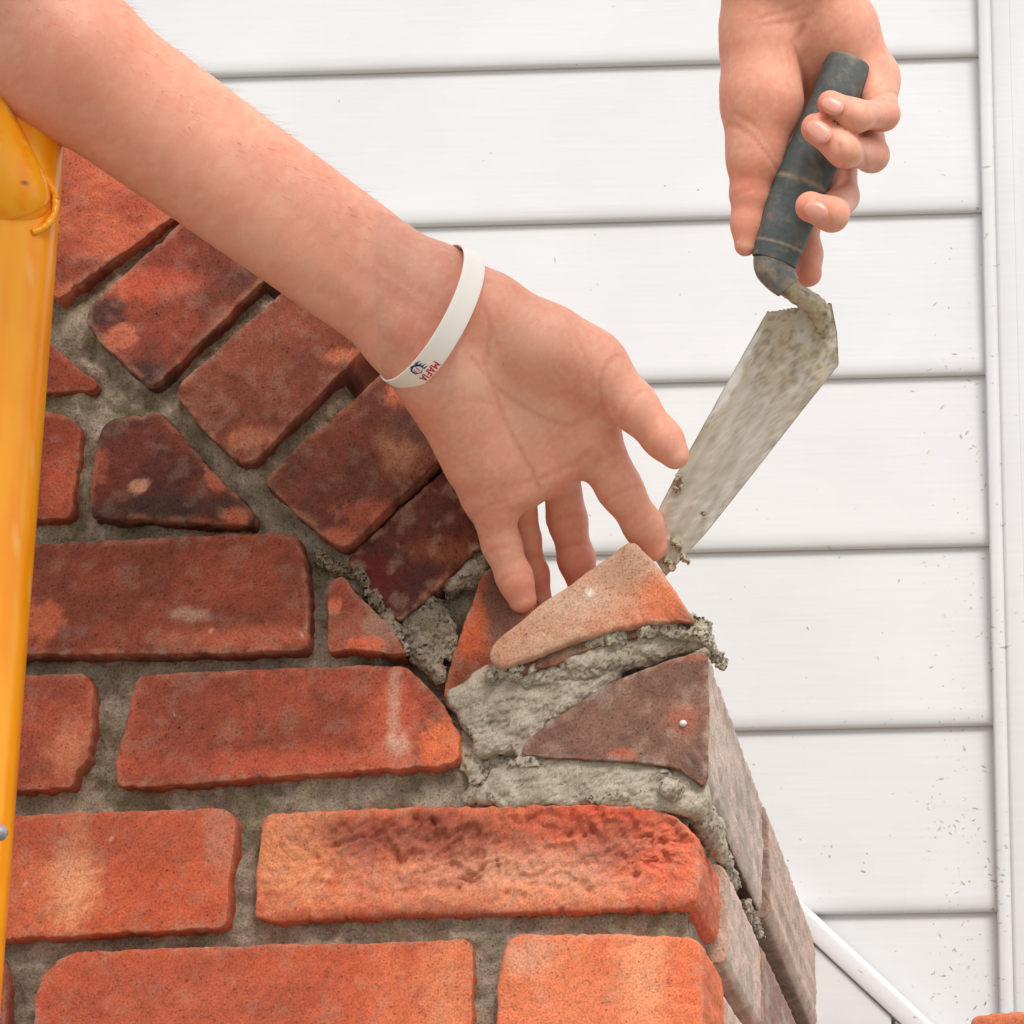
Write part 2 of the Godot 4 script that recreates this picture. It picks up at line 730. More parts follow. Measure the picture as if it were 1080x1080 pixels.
func strip(prof: PackedVector2Array, x0: float, x1: float, wx: float, wy: float, span: float) -> ArrayMesh:
	# a profile of (z, y) points swept along x, with the wall's texture coordinates
	var v := PackedVector3Array()
	var uv := PackedVector2Array()
	var cols := 9
	for p in prof:
		for k in cols:
			var q := Vector3(lerpf(x0, x1, k / (cols - 1.0)), p.y, p.x)
			q.z += 0.0006 * nz.get_noise_2d(q.x * 4.0, q.y * 6.0)
			v.append(q)
			uv.append(Vector2((q.x - wx) / span, (wy - q.y) / span))
	return build(v, grid_index(prof.size(), cols, true), PackedColorArray(), uv)


func build_house() -> void:
	siding_textures()
	var zw := FAR_WALL
	var corner := at(1045, 540, zw).x
	var o := thing("siding_wall", "white house wall of horizontal lap siding behind the chimney", "wall", Vector3(corner - 1.0, GROUND_Y, zw - 0.02))
	var span := 1.05
	var wx := corner - span * 0.985
	var wy := at(1036, 1085, zw).y + span
	var edges := []
	for y in [55.0, 220.0, 392.0, 573.0, 763.0, 960.0]:
		edges.append(at(1036, y, zw + 0.012).y)
	var up: float = edges[0] - edges[1]
	var down: float = edges[4] - edges[5]
	for k in 7:
		edges.push_front(edges[0] + up)
	while edges[-1] - down > GROUND_Y:
		edges.append(edges[-1] - down)
	for i in range(1, edges.size()):
		var yb: float = edges[i]
		var yt: float = edges[i - 1] + 0.012
		var prof := PackedVector2Array()
		# from the lower back edge round the rolled lip and up the face
		for q in [[-0.004, 0.0012], [0.002, 0.0006], [0.0068, 0.0], [0.0102, 0.0008], [0.0126, 0.003], [0.0139, 0.0062], [0.0145, 0.0105], [0.0143, 0.015], [0.0136, 0.02]]:
			prof.append(Vector2(zw + q[0] * 0.6, yb + q[1]))
		for t in 7:
			prof.append(Vector2(zw + lerpf(0.0080, 0.0002, (t + 1) / 7.0), lerpf(yb + 0.021, yt, (t + 1) / 7.0)))
		part("siding_board", strip(prof, corner - 2.6, corner + 0.004, wx, wy, span), M.siding, o)
	var st := start()
	box(st, Vector3(corner - 2.6, GROUND_Y, zw - 0.14), Vector3(corner + 0.11, edges[0], zw - 0.005))
	part("sheathing", st.commit(), M.white, o)
	# corner post: a lip, a groove and the broad face
	var v := PackedVector3Array()
	var uv := PackedVector2Array()
	var ys := 60
	var prof := [[-0.002, -0.004], [-0.002, 0.019], [0.0005, 0.0215], [0.006, 0.0222], [0.0085, 0.021], [0.0092, 0.0203], [0.0098, 0.0203], [0.0105, 0.0225], [0.013, 0.0245], [0.0245, 0.025], [0.0252, 0.0245], [0.0259, 0.0245], [0.0266, 0.0252], [0.1, 0.0255], [0.106, 0.022], [0.107, -0.12]]
	for q in prof:
		for k in ys:
			var y := lerpf(GROUND_Y, edges[0], k / (ys - 1.0))
			v.append(Vector3(corner + q[0], y, zw + q[1]))
			uv.append(Vector2((corner + q[0] * 0.5 - wx) / span, (wy - y) / span))
	part("corner_post", build(v, grid_index(prof.size(), ys, true), PackedColorArray(), uv), M.siding, o)
	# sloping flashing that follows the chimney's lower shoulder, and the flat panel under it
	var d0 := at(800, 925, zw + 0.02)
	var d1 := at(1040, 1148, zw + 0.02)
	var ax := (d1 - d0).normalized()
	var nr := Vector3(-ax.y, ax.x, 0.0)
	var w := 0.009
	var sv := PackedVector3Array()
	var su := PackedVector2Array()
	var sp := [[-w, 0.0], [-w, 0.0065], [-w + 0.0008, 0.0075], [-w * 0.4, 0.0082], [w * 0.4, 0.0082], [w - 0.002, 0.007], [w, 0.004], [w, -0.01]]
	for q in sp:
		for k in 12:
			var p: Vector3 = d0.lerp(d1, k / 11.0) + nr * q[0] + Vector3(0, 0, q[1])
			sv.append(p)
			su.append(Vector2((p.x - wx) / span, (wy - p.y) / span))
	part("flashing_strip", build(sv, grid_index(sp.size(), 12, true), PackedColorArray(), su), M.siding, o)
	var pts := [at(790, 935, zw + 0.02), at(846, 986, zw + 0.02), at(940, 1073, zw + 0.02), at(940, 1300, zw + 0.02), at(790, 1300, zw + 0.02)]
	panel(o, pts, wx, wy, span)
	panel(o, [at(944.5, 1077, zw + 0.02), at(1036, 1162, zw + 0.02), at(1036, 1300, zw + 0.02), at(944.5, 1300, zw + 0.02)], wx, wy, span)


func panel(o: Node3D, pts: Array, wx: float, wy: float, span: float) -> void:
	var v := PackedVector3Array()
	var uv := PackedVector2Array()
	var idx := PackedInt32Array()
	for p: Vector3 in pts:
		v.append(p + Vector3(0, 0, 0.004))
		v.append(p - Vector3(0, 0, 0.012))
	var n := pts.size()
	for p: Vector3 in pts:
		v.append(p + Vector3(0, 0, 0.004))
	for p in v:
		uv.append(Vector2((p.x - wx) / span, (wy - p.y) / span))
	for k in range(1, n - 1):
		idx.append_array([n * 2, n * 2 + k, n * 2 + k + 1])
	for k in n:
		var a := k * 2
		var b := ((k + 1) % n) * 2
		idx.append_array([a, a + 1, b, b, a + 1, b + 1])
	part("flat_panel", build(v, idx, PackedColorArray(), uv), M.siding, o)


# ---------- bricks ----------
func lin(r: float, g: float, b: float) -> Color:
	return Color(r / 255.0, g / 255.0, b / 255.0).srgb_to_linear()


var even_ring := PackedVector2Array()   # the last outline, before its ragged edge


func brick_outline(px: Array, plane: float, z: float, ragged: float, chop: float, fine := 1.0) -> PackedVector2Array:
	var src := PackedVector2Array()
	for q in px:
		var p := at(q[0], q[1], plane)
		src.append(Vector2(p.x, p.y))
	var cut := PackedVector2Array()
	var n := src.size()
	for i in n:
		var p := src[i]
		var a := src[(i + n - 1) % n] - p
		var b := src[(i + 1) % n] - p
		var ca := minf(chop, a.length() * 0.3)
		var cb := minf(chop, b.length() * 0.3)
		var pa := p + a.normalized() * ca
		var pb := p + b.normalized() * cb
		cut.append(pa)
		cut.append(pa.lerp(pb, 0.5).lerp(p, 0.42))
		cut.append(pb)
	var total := 0.0
	for i in cut.size():
		total += cut[i].distance_to(cut[(i + 1) % cut.size()])
	var want := clampi(int(total / 0.0019 * fine), 70, 700)
	var out := PackedVector2Array()
	var step := total / want
	var left := 0.0
	for i in cut.size():
		var a := cut[i]
		var b := cut[(i + 1) % cut.size()]
		var l := a.distance_to(b)
		while left < l and out.size() < want:
			out.append(a.lerp(b, left / l))
			left += step
		left -= l
	var area := 0.0
	for i in out.size():
		area += out[i].cross(out[(i + 1) % out.size()])
	even_ring = out
	var res := PackedVector2Array()
	for i in out.size():
		var t := (out[(i + 1) % out.size()] - out[(i + out.size() - 1) % out.size()]).normalized()
		var nn := Vector2(t.y, -t.x) * signf(area)
		var p := out[i]
		var d := nz.get_noise_3d(p.x * 55.0, p.y * 55.0, z * 90.0) * ragged * 0.7 + nz.get_noise_3d(p.x * 230.0, p.y * 230.0, 3.0) * ragged * 0.35
		d -= maxf(0.0, nz.get_noise_3d(p.x * 95.0, p.y * 95.0, 8.0) - 0.34) * ragged * 3.0
		res.append(p + nn * d)
	return res


func brick_color(p: Vector3, look: Dictionary, inset: float, calm := 1.0) -> Color:
	var a: Color = look.a
	var b: Color = a.lerp(look.b, 0.7)
	var s: float = look.get("seed", 0.0)
	var q := p + Vector3(s, s * 1.7, -s)
	var m := smoothstep(0.3, 0.72, n01(Vector3(q.x, q.y * 1.25, q.z), 26.0) * 0.7 + n01(q, 95.0) * 0.3)
	var c := a.lerp(b, m)
	for t in look.get("patches", []):
		var w := at(t[0], t[1], look.z)
		var e := Vector2((p.x - w.x) / (t[2] * 0.00052), (p.y - w.y) / (t[3] * 0.00052)).length()
		e += (nz.get_noise_3dv(q * 120.0) * 0.55 + nz.get_noise_3dv(q * 400.0) * 0.2)
		var soft: float = t[5] if t.size() > 5 else 0.25
		c = c.lerp(t[4], smoothstep(1.0 + soft, 1.0 - soft, e) * (t[6] if t.size() > 6 else 1.0))
	c = c * (1.0 + 0.22 * nz.get_noise_3dv(q * 170.0) + 0.12 * calm * nz.get_noise_3dv(q * 480.0))
	# worn pale arrises, mortar dust by the joints, dark pits and pale flecks
	var worn: Color = look.get("worn", lin(214, 122, 88))
	var wear := smoothstep(0.0035, 0.0, absf(inset - 0.0012)) * smoothstep(0.42, 0.72, n01(q, 75.0))
	c = c.lerp(worn, wear * 0.3)
	var dust := smoothstep(0.60, 0.8, n01(q + Vector3(9, 0, 0), 60.0)) * 0.22 + smoothstep(0.006, 0.0, inset) * smoothstep(0.45, 0.75, n01(q - Vector3(4, 0, 0), 130.0)) * 0.35
	c = c.lerp(look.get("dust", lin(170, 140, 122)), dust * look.get("dusty", 0.8))
	var pit := nz.get_noise_3dv(q * 1100.0)
	if pit > 0.74:
		c = c.lerp(lin(222, 190, 168), 0.55)
	elif pit < -0.62:
		c = c * 0.62
	var grey := (c.r * 0.35 + c.g * 0.45 + c.b * 0.2) * 1.5
	c = c.lerp(Color(grey * 1.2, grey * 0.95, grey * 0.78), 0.10)
	c = c * 1.1
	c.g *= 1.06
	c.b *= 1.02
	c.a = 1.0
	return c


func brick_mesh(px: Array, look: Dictionary) -> ArrayMesh:
	var z: float = look.get("z", 0.0)
	look.z = z
	var depth: float = look.get("depth", 0.05)
	var ring := brick_outline(px, look.get("plane", z), z, look.get("ragged", 0.0016), look.get("chop", 0.0024), look.get("fine", 1.0))
	var even := even_ring
	var n := ring.size()
	var c := Vector2.ZERO
	for p in ring:
		c += p
	c /= n
	var xx := 0.0
	var yy := 0.0
	var xy := 0.0
	for p in ring:
		var d := p - c
		xx += d.x * d.x
		yy += d.y * d.y
		xy += d.x * d.y
	var th := 0.5 * atan2(2.0 * xy, xx - yy)
	var ax := Vector2(cos(th), sin(th))
	var nx := Vector2(-ax.y, ax.x)
	var lo := Vector2(1e6, 1e6)
	var hi := Vector2(-1e6, -1e6)
	for p in ring:
		var d := p - c
		lo = lo.min(Vector2(d.dot(ax), d.dot(nx)))
		hi = hi.max(Vector2(d.dot(ax), d.dot(nx)))
	var wide := (hi.y - lo.y) / 2.0
	var s0 := minf(lo.x + wide * 1.05, 0.0)
	var s1 := maxf(hi.x - wide * 1.05, 0.0)
	var my := (lo.y + hi.y) / 2.0 if look.get("quad", true) else 0.0
	var seed_n: float = look.get("seed", 0.0)
	var r0: float = look.get("round", 0.0013)
	var rough: float = look.get("rough", 0.00075)
	var tilt: Vector2 = look.get("tilt", Vector2.ZERO)
	var v := PackedVector3Array()
	var col := PackedColorArray()
	var inset := [0.0002, 0.0006, 0.0012, 0.0024, 0.0044]
	var inner := clampi(int((wide - 0.0044) / 0.0021 * look.get("fine", 1.0)), 4, 40)
	var rings := inset.size() + inner
	var backs: Array = [0.0025, 0.006, 0.011, 0.02]
	if depth > 0.08:
		while backs[-1] + 0.006 < depth:
			backs.append(backs[-1] + 0.006)
	backs.append(depth)
	var turn := 0.0
	for i in n:
		turn += ring[i].cross(ring[(i + 1) % n])
	var crater: Array = look.get("crater", [])
	for k in range(backs.size() - 1, -1, -1):
		for i in n:
			var p := ring[i]
			var q := Vector3(p.x, p.y, z + tilt.dot(p - c) - r0 * 0.9 - backs[k])
			var t := (ring[(i + 1) % n] - ring[(i + n - 1) % n]).normalized()
			var w := nz.get_noise_3dv((q + Vector3(seed_n, 0, 0)) * 70.0) * 0.0016 + nz.get_noise_3dv(q * 300.0) * 0.0006
			if backs[k] > 0.003:
				q += Vector3(t.y, -t.x, 0) * w
			v.append(q)
			var cc := brick_color(q, look, 0.001 if k == 0 else 0.02)
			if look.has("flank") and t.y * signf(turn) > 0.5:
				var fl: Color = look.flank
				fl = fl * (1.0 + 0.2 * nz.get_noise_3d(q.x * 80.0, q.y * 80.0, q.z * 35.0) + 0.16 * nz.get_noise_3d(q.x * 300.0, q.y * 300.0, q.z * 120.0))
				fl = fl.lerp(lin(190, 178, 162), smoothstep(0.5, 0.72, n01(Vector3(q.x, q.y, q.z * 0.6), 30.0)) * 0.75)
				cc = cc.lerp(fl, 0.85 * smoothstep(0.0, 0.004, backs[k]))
			col.append(Color(cc.r, cc.g, cc.b))
	for k in rings:
		for i in n:
			var p := ring[i].lerp(even[i], smoothstep(0.0, 0.007, inset[mini(k, inset.size() - 1)] + 0.0021 * maxi(0, k - inset.size() + 1)))
			var d := p - c
			var foot := c + ax * clampf(d.dot(ax), s0, s1) + nx * my
			var l := p.distance_to(foot)
			var s: float
			if k < inset.size():
				s = minf(inset[k], l * 0.12 * (k + 1))
			else:
				var first := minf(inset[-1], l * 0.6)
				s = lerpf(first, l * 1.01 + 0.0003, float(k - inset.size() + 1) / inner)
			p = p.lerp(foot, s / maxf(l, 1e-5))
			var q := Vector3(p.x, p.y, z)
			var chip := maxf(0.0, nz.get_noise_3d(ring[i].x * 42.0 + seed_n, ring[i].y * 42.0, 5.0 + seed_n)) * 1.6
			var under := clampf(-(ring[i].y - c.y) / maxf(wide, 0.01), 0.0, 1.0)
			var r: float = r0 * (0.55 + chip + under * look.get("under", 0.5) * 0.5)
			var e := clampf(s / r, 0.0, 1.0)
			q.z -= r0 * 0.9 * (1.0 - sqrt(maxf(0.0, 1.0 - (1.0 - e) * (1.0 - e))))
			var fade := smoothstep(0.0, 0.004, s)
			var along := d.dot(ax)
			var calm := smoothstep(0.0, 0.7, 1.0 - s / maxf(l, 1e-5)) if along <= s0 or along >= s1 else 1.0
			q.z += tilt.dot(p - c)
			q.z += (nz.get_noise_3d(p.x * 38.0 + seed_n, p.y * 38.0, seed_n) * rough * 1.3 + nz.get_noise_3d(p.x * 150.0, p.y * 150.0, seed_n) * rough * 0.7 * calm + nz.get_noise_3d(p.x * 480.0, p.y * 480.0, seed_n) * rough * 0.35 * calm) * fade
			var pit := cells.get_noise_3d(p.x * 260.0, p.y * 260.0, seed_n)
			q.z -= smoothstep(-0.82, -0.97, pit) * 0.0008 * fade * look.get("pits", 1.0)
			for h in crater:
				var w := at(h[0], h[1], z)
				var f := Vector2((p.x - w.x) / (h[2] * 0.00052), (p.y - w.y) / (h[3] * 0.00052)).length() + nz.get_noise_2d(p.x * 90.0, p.y * 90.0) * 0.4
				var inb := smoothstep(1.05, 0.72, f)
				# broken face: slanting plates with sharp steps, then fine roughness
				var u := p.x * 26.0 - p.y * 20.0
				var wv := p.y * 60.0 + nz.get_noise_2d(p.x * 40.0, p.y * 40.0) * 1.2
				var plate := nz.get_noise_2d(u, wv)
				var crag := 0.75 + 0.9 * plate + 0.5 * absf(nz.get_noise_2d(u * 2.3 + 9.0, wv * 2.0)) * calm
				q.z -= inb * h[4] * crag
			v.append(q)
			col.append(brick_color(q, look, s, calm))
	var idx := PackedInt32Array()
	var total := backs.size() + rings
	for k in total - 1:
		for i in n:
			var a := k * n + i
			var b := k * n + (i + 1) % n
			idx.append_array([a, b, a + n, b, b + n, a + n])
	# orientation: outlines are given in any order
	var area := 0.0
	for i in n:
		area += ring[i].cross(ring[(i + 1) % n])
	if area > 0.0:
		idx.reverse()
	return build(v, idx, col)


# ---------- the chimney ----------
func mortar_tint(p: Vector3, _n := Vector3.ZERO) -> Color:
	var c := lin(180, 165, 146).lerp(lin(152, 138, 120), smoothstep(0.35, 0.75, n01(p, 40.0)))
	c = c.lerp(lin(120, 116, 78), smoothstep(0.62, 0.82, n01(p + Vector3(3, 1, 0), 22.0)) * 0.55)
	c = c * (1.0 + 0.3 * nz.get_noise_3dv(p * 110.0))
	return Color(c.r, c.g, c.b)


func fresh_tint(p: Vector3, _n := Vector3.ZERO) -> Color:
	var c := lin(188, 176, 157).lerp(lin(168, 155, 136), smoothstep(0.35, 0.7, n01(p, 60.0)))
	c = c * (1.0 + 0.2 * nz.get_noise_3dv(p * 150.0))
	return Color(c.r, c.g, c.b)


func mortar_bed() -> ArrayMesh:
	# the raked joints: front sheet in relief, turned back along the sloping shoulder and the right flank
	var edge := [[-60, -40], [40, -8], [100, 62], [320, 300], [490, 440], [600, 522], [660, 545], [700, 500], [735, 490], [765, 620], [790, 735], [830, 734], [1200, 734], [1900, 734]]
	var v := PackedVector3Array()
	var c := PackedColorArray()
	var rows := 330
	var front := 320
	var back := 40
	var z0 := -0.0125
	var p_top := at(0, -60, z0).y
	var p_bot := at(744, 1900, z0).y
	var left := at(-700, 700, z0).x
	for r in rows:
		var t := float(r) / (rows - 1)
		var py := lerpf(-60.0, 1200.0, t * 1.06) if t < 0.94 else lerpf(1192.0, 1900.0, (t - 0.94) / 0.06)
		var ex := 734.0
		for k in edge.size() - 1:
			if py >= edge[k][0] and py <= edge[k + 1][0]:
				ex = lerpf(edge[k][1], edge[k + 1][1], (py - edge[k][0]) / float(edge[k + 1][0] - edge[k][0]))
		var y := at(ex, py, z0).y
		var xr := at(ex, py, z0).x - 0.004
		for q in front:
			var s := float(q) / (front - 1)
			var x := lerpf(left, at(0, 700, z0).x, s / 0.12) if s < 0.12 else lerpf(at(0, 700, z0).x, xr, (s - 0.12) / 0.88)
			x = minf(x, xr)
			var p := Vector3(x, y, z0)
			p.z += nz.get_noise_2d(x * 45.0, y * 45.0) * 0.004 + nz.get_noise_2d(x * 110.0, y * 110.0) * 0.0016
			p.z += smoothstep(at(430, 480, z0).x, at(300, 480, z0).x, x) * smoothstep(at(60, 570, z0).y, at(60, 500, z0).y, y) * 0.006
			var hole := Vector2((x - at(455, 640, z0).x) / 0.036, (y - at(455, 640, z0).y) / 0.055).length()
			p.z -= 0.014 * smoothstep(1.2, 0.6, hole + nz.get_noise_2d(x * 60.0, y * 60.0) * 0.4)
			if s > 0.985:
				p.z -= 0.002
			v.append(p)
			c.append(mortar_tint(p))
		for q in back:
			var zz := lerpf(z0 - 0.004, FAR_WALL + 0.01, pow(float(q) / (back - 1), 1.2))
			var p := Vector3(xr - 0.0015 + nz.get_noise_2d(zz * 90.0, y * 90.0) * 0.0025, y, zz)
			v.append(p)
			c.append(mortar_tint(p))
	return build(v, grid_index(rows, front + back), c)


func build_chimney() -> void:
	var o := thing("brick_chimney", "weathered red brick chimney with sloping shoulder and raked mortar joints", "chimney", Vector3(at(300, 900, 0).x, GROUND_Y, -0.3))
	part("mortar", mortar_bed(), M.mortar, o)
	var red := lin(166, 70, 48)
	var red2 := lin(150, 62, 42)
	var org := lin(204, 96, 58)
	var org2 := lin(178, 76, 48)
	var drk := lin(128, 58, 44)
	var drk2 := lin(92, 52, 46)
	var glow := lin(232, 112, 60)
	var pale := lin(226, 142, 104)
	var soot := lin(58, 46, 48)
	var list := [
		# tumbled bricks of the shoulder
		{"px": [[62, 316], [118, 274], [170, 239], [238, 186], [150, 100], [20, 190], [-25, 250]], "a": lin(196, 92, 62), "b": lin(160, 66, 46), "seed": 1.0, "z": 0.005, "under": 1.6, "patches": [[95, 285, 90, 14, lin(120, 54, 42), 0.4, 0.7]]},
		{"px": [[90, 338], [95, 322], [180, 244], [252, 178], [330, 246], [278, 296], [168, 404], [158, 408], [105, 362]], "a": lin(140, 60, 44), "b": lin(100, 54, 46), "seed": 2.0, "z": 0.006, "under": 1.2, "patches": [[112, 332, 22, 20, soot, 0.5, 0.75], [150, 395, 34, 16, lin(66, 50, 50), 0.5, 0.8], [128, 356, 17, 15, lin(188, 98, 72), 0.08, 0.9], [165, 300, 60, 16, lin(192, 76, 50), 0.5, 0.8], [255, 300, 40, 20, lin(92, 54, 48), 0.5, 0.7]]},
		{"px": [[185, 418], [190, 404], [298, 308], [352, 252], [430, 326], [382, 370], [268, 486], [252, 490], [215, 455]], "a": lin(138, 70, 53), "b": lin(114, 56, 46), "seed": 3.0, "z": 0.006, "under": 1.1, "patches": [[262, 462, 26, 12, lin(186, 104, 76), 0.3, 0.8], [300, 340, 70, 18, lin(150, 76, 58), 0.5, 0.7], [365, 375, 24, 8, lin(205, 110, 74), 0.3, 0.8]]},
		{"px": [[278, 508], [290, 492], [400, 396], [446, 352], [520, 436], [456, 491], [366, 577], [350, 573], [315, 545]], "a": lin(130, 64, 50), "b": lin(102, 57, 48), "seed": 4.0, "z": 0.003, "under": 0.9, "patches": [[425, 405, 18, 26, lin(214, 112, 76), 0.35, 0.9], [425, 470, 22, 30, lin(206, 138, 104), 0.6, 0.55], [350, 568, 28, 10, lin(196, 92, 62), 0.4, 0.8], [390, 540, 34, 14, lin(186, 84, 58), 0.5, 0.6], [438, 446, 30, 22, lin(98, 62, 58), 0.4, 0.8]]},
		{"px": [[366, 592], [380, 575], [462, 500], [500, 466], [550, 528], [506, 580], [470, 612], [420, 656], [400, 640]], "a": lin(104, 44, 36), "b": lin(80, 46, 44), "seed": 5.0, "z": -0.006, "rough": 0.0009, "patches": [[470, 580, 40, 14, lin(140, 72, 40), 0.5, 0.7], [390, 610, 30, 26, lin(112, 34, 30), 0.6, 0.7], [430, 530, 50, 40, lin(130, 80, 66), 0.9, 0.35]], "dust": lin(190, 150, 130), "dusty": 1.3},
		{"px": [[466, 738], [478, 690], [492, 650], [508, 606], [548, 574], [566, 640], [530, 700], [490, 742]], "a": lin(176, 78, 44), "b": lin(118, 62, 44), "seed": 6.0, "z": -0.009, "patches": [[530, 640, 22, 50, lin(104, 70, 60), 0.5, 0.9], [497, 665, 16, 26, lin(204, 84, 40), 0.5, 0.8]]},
		# cut bricks against the slope
		{"px": [[-30, 352], [40, 352], [58, 366], [76, 382], [103, 404], [101, 411], [60, 414], [-30, 416]], "a": red2, "b": drk, "seed": 7.0, "under": 1.6},
		{"px": [[-40, 430], [40, 431], [70, 437], [86, 453], [82, 500], [73, 546], [30, 549], [-40, 550]], "a": red, "b": red2, "seed": 8.0, "patches": [[62, 512, 18, 30, lin(206, 88, 56), 0.5, 0.8]]},
		{"px": [[100, 470], [106, 448], [120, 439], [168, 433], [182, 446], [206, 475], [240, 512], [271, 542], [266, 555], [240, 552], [150, 548], [95, 545], [93, 520]], "a": lin(120, 56, 44), "b": lin(86, 52, 48), "seed": 9.0, "z": 0.003, "under": 0.9, "round": 0.0045, "patches": [[105, 492, 12, 20, lin(176, 84, 60), 0.2, 0.7], [147, 513, 10, 9, lin(206, 140, 112), 0.3, 0.9], [230, 503, 14, 16, lin(190, 92, 66), 0.2, 0.8], [180, 535, 80, 14, lin(70, 54, 52), 0.5, 0.7], [250, 545, 16, 10, lin(196, 96, 66), 0.2, 0.8]]},
		# first full course
		{"px": [[-60, 582], [28, 574], [180, 566], [296, 561], [314, 566], [324, 600], [327, 672], [321, 686], [200, 690], [30, 691], [-60, 692]], "a": lin(150, 68, 50), "b": lin(122, 60, 46), "seed": 10.0, "z": 0.003, "under": 1.5, "patches": [[44, 655, 20, 22, lin(206, 96, 62), 0.3, 0.8], [270, 672, 90, 12, lin(200, 96, 66), 0.5, 0.7], [200, 648, 22, 7, lin(190, 160, 142), 0.5, 0.5], [255, 610, 40, 30, lin(176, 76, 52), 0.6, 0.5]]},
		{"px": [[346, 625], [350, 612], [362, 607], [378, 628], [396, 645], [414, 664], [428, 691], [400, 689], [372, 684], [345, 690]], "a": lin(166, 76, 56), "b": lin(140, 64, 50), "seed": 11.0, "patches": [[402, 660, 22, 36, lin(180, 160, 144), 0.4, 0.35], [352, 640, 10, 9, lin(226, 104, 66), 0.2, 0.8], [385, 680, 22, 9, lin(228, 98, 60), 0.3, 0.8]]},
		# second course
		{"px": [[-60, 716], [20, 712], [88, 709], [99, 722], [97, 780], [94, 802], [80, 812], [76, 832], [18, 833], [-60, 834]], "a": lin(178, 78, 52), "b": lin(146, 64, 46), "seed": 12.0, "patches": [[72, 790, 20, 24, lin(214, 122, 84), 0.5, 0.7]]},
		{"px": [[140, 724], [144, 713], [200, 709], [300, 705], [400, 701], [428, 702], [450, 722], [470, 745], [483, 772], [485, 800], [470, 808], [300, 819], [180, 829], [125, 830], [120, 806], [132, 770]], "a": lin(172, 74, 50), "b": lin(138, 62, 46), "seed": 13.0, "under": 1.0, "patches": [[466, 786, 24, 26, lin(238, 112, 58), 0.2, 0.9], [416, 770, 30, 60, lin(212, 90, 60), 0.6, 0.7], [416, 745, 6, 40, lin(226, 180, 158), 0.8, 0.5], [420, 790, 12, 16, lin(232, 186, 164), 0.7, 0.6], [300, 805, 170, 14, lin(206, 84, 56), 0.5, 0.7], [200, 760, 40, 50, lin(136, 64, 52), 0.8, 0.6]]},
		# third course
		{"px": [[-80, 866], [20, 860], [130, 855], [240, 852], [249, 862], [246, 890], [239, 974], [230, 979], [120, 985], [20, 990], [-80, 996]], "a": lin(214, 90, 52), "b": lin(188, 76, 46), "seed": 14.0, "z": 0.002, "under": 1.5, "patches": [[75, 925, 26, 48, lin(242, 158, 110), 0.5, 0.85], [110, 885, 120, 22, lin(176, 80, 56), 0.7, 0.6], [230, 880, 14, 40, lin(200, 128, 104), 0.5, 0.6], [30, 940, 30, 30, lin(224, 110, 66), 0.7, 0.7]]},
		{"px": [[271, 905], [276, 866], [284, 857], [440, 850], [580, 848], [676, 848], [712, 860], [738, 884], [739, 930], [735, 950], [724, 957], [600, 961], [420, 965], [300, 972], [268, 967]], "a": lin(218, 104, 68), "b": lin(186, 70, 48), "seed": 15.0, "depth": 0.115, "round": 0.004, "under": 0.9, "rough": 0.0014, "fine": 1.8,
			"crater": [[420, 905, 105, 42, 0.0028], [570, 895, 140, 46, 0.003], [665, 885, 60, 40, 0.002]],
			"patches": [[310, 900, 48, 50, lin(234, 140, 92), 0.5, 0.85], [560, 920, 150, 28, lin(222, 160, 130), 0.8, 0.6], [440, 880, 110, 20, lin(150, 76, 62), 0.6, 0.75], [660, 890, 50, 26, lin(150, 78, 72), 0.7, 0.6], [700, 915, 44, 46, lin(222, 88, 52), 0.7, 0.7], [480, 945, 180, 10, lin(226, 132, 92), 0.7, 0.6], [640, 853, 70, 8, lin(214, 76, 48), 0.5, 0.8]]},
		# fourth course
		{"px": [[-80, 1012], [4, 1009], [8, 1040], [5, 1124], [-80, 1126]], "a": lin(176, 92, 70), "b": red2, "seed": 16.0},
		{"px": [[36, 1052], [44, 1028], [62, 1012], [80, 1004], [180, 1000], [300, 996], [492, 991], [499, 998], [498, 1060], [496, 1126], [200, 1132], [34, 1134]], "a": lin(208, 86, 50), "b": lin(182, 74, 48), "seed": 17.0, "patches": [[470, 1060, 30, 80, lin(230, 128, 82), 0.6, 0.7], [410, 1050, 16, 60, lin(224, 110, 70), 0.7, 0.6], [200, 1060, 120, 40, lin(176, 84, 62), 0.8, 0.5]]},
		{"px": [[524, 1040], [529, 1004], [536, 988], [560, 984], [640, 984], [726, 988], [739, 992], [743, 1040], [742, 1124], [600, 1128], [521, 1130]], "a": lin(230, 112, 66), "b": lin(216, 94, 54), "seed": 18.0, "depth": 0.115, "round": 0.0045, "patches": [[560, 1010, 30, 20, lin(222, 160, 132), 0.7, 0.6], [675, 1030, 24, 60, lin(240, 158, 116), 0.7, 0.6], [600, 1060, 70, 40, lin(226, 120, 78), 0.7, 0.6]]},
		# wedge at the corner
		{"px": [[548, 796], [556, 780], [585, 757], [640, 722], [700, 697], [738, 687], [747, 692], [748, 760], [747, 820], [742, 831], [715, 810], [690, 806], [600, 800]], "a": lin(134, 92, 78), "b": lin(112, 78, 70), "seed": 19.0, "z": 0.003, "depth": 0.37, "rough": 0.0008, "under": 0.3, "ragged": 0.0012, "worn": lin(176, 112, 90), "dust": lin(196, 176, 164),
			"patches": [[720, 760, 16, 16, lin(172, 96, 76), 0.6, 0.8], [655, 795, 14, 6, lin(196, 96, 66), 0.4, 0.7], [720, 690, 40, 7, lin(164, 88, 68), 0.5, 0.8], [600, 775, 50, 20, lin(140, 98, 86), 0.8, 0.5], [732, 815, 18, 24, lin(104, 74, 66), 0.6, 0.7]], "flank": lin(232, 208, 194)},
		# courses along the flank, behind the corner
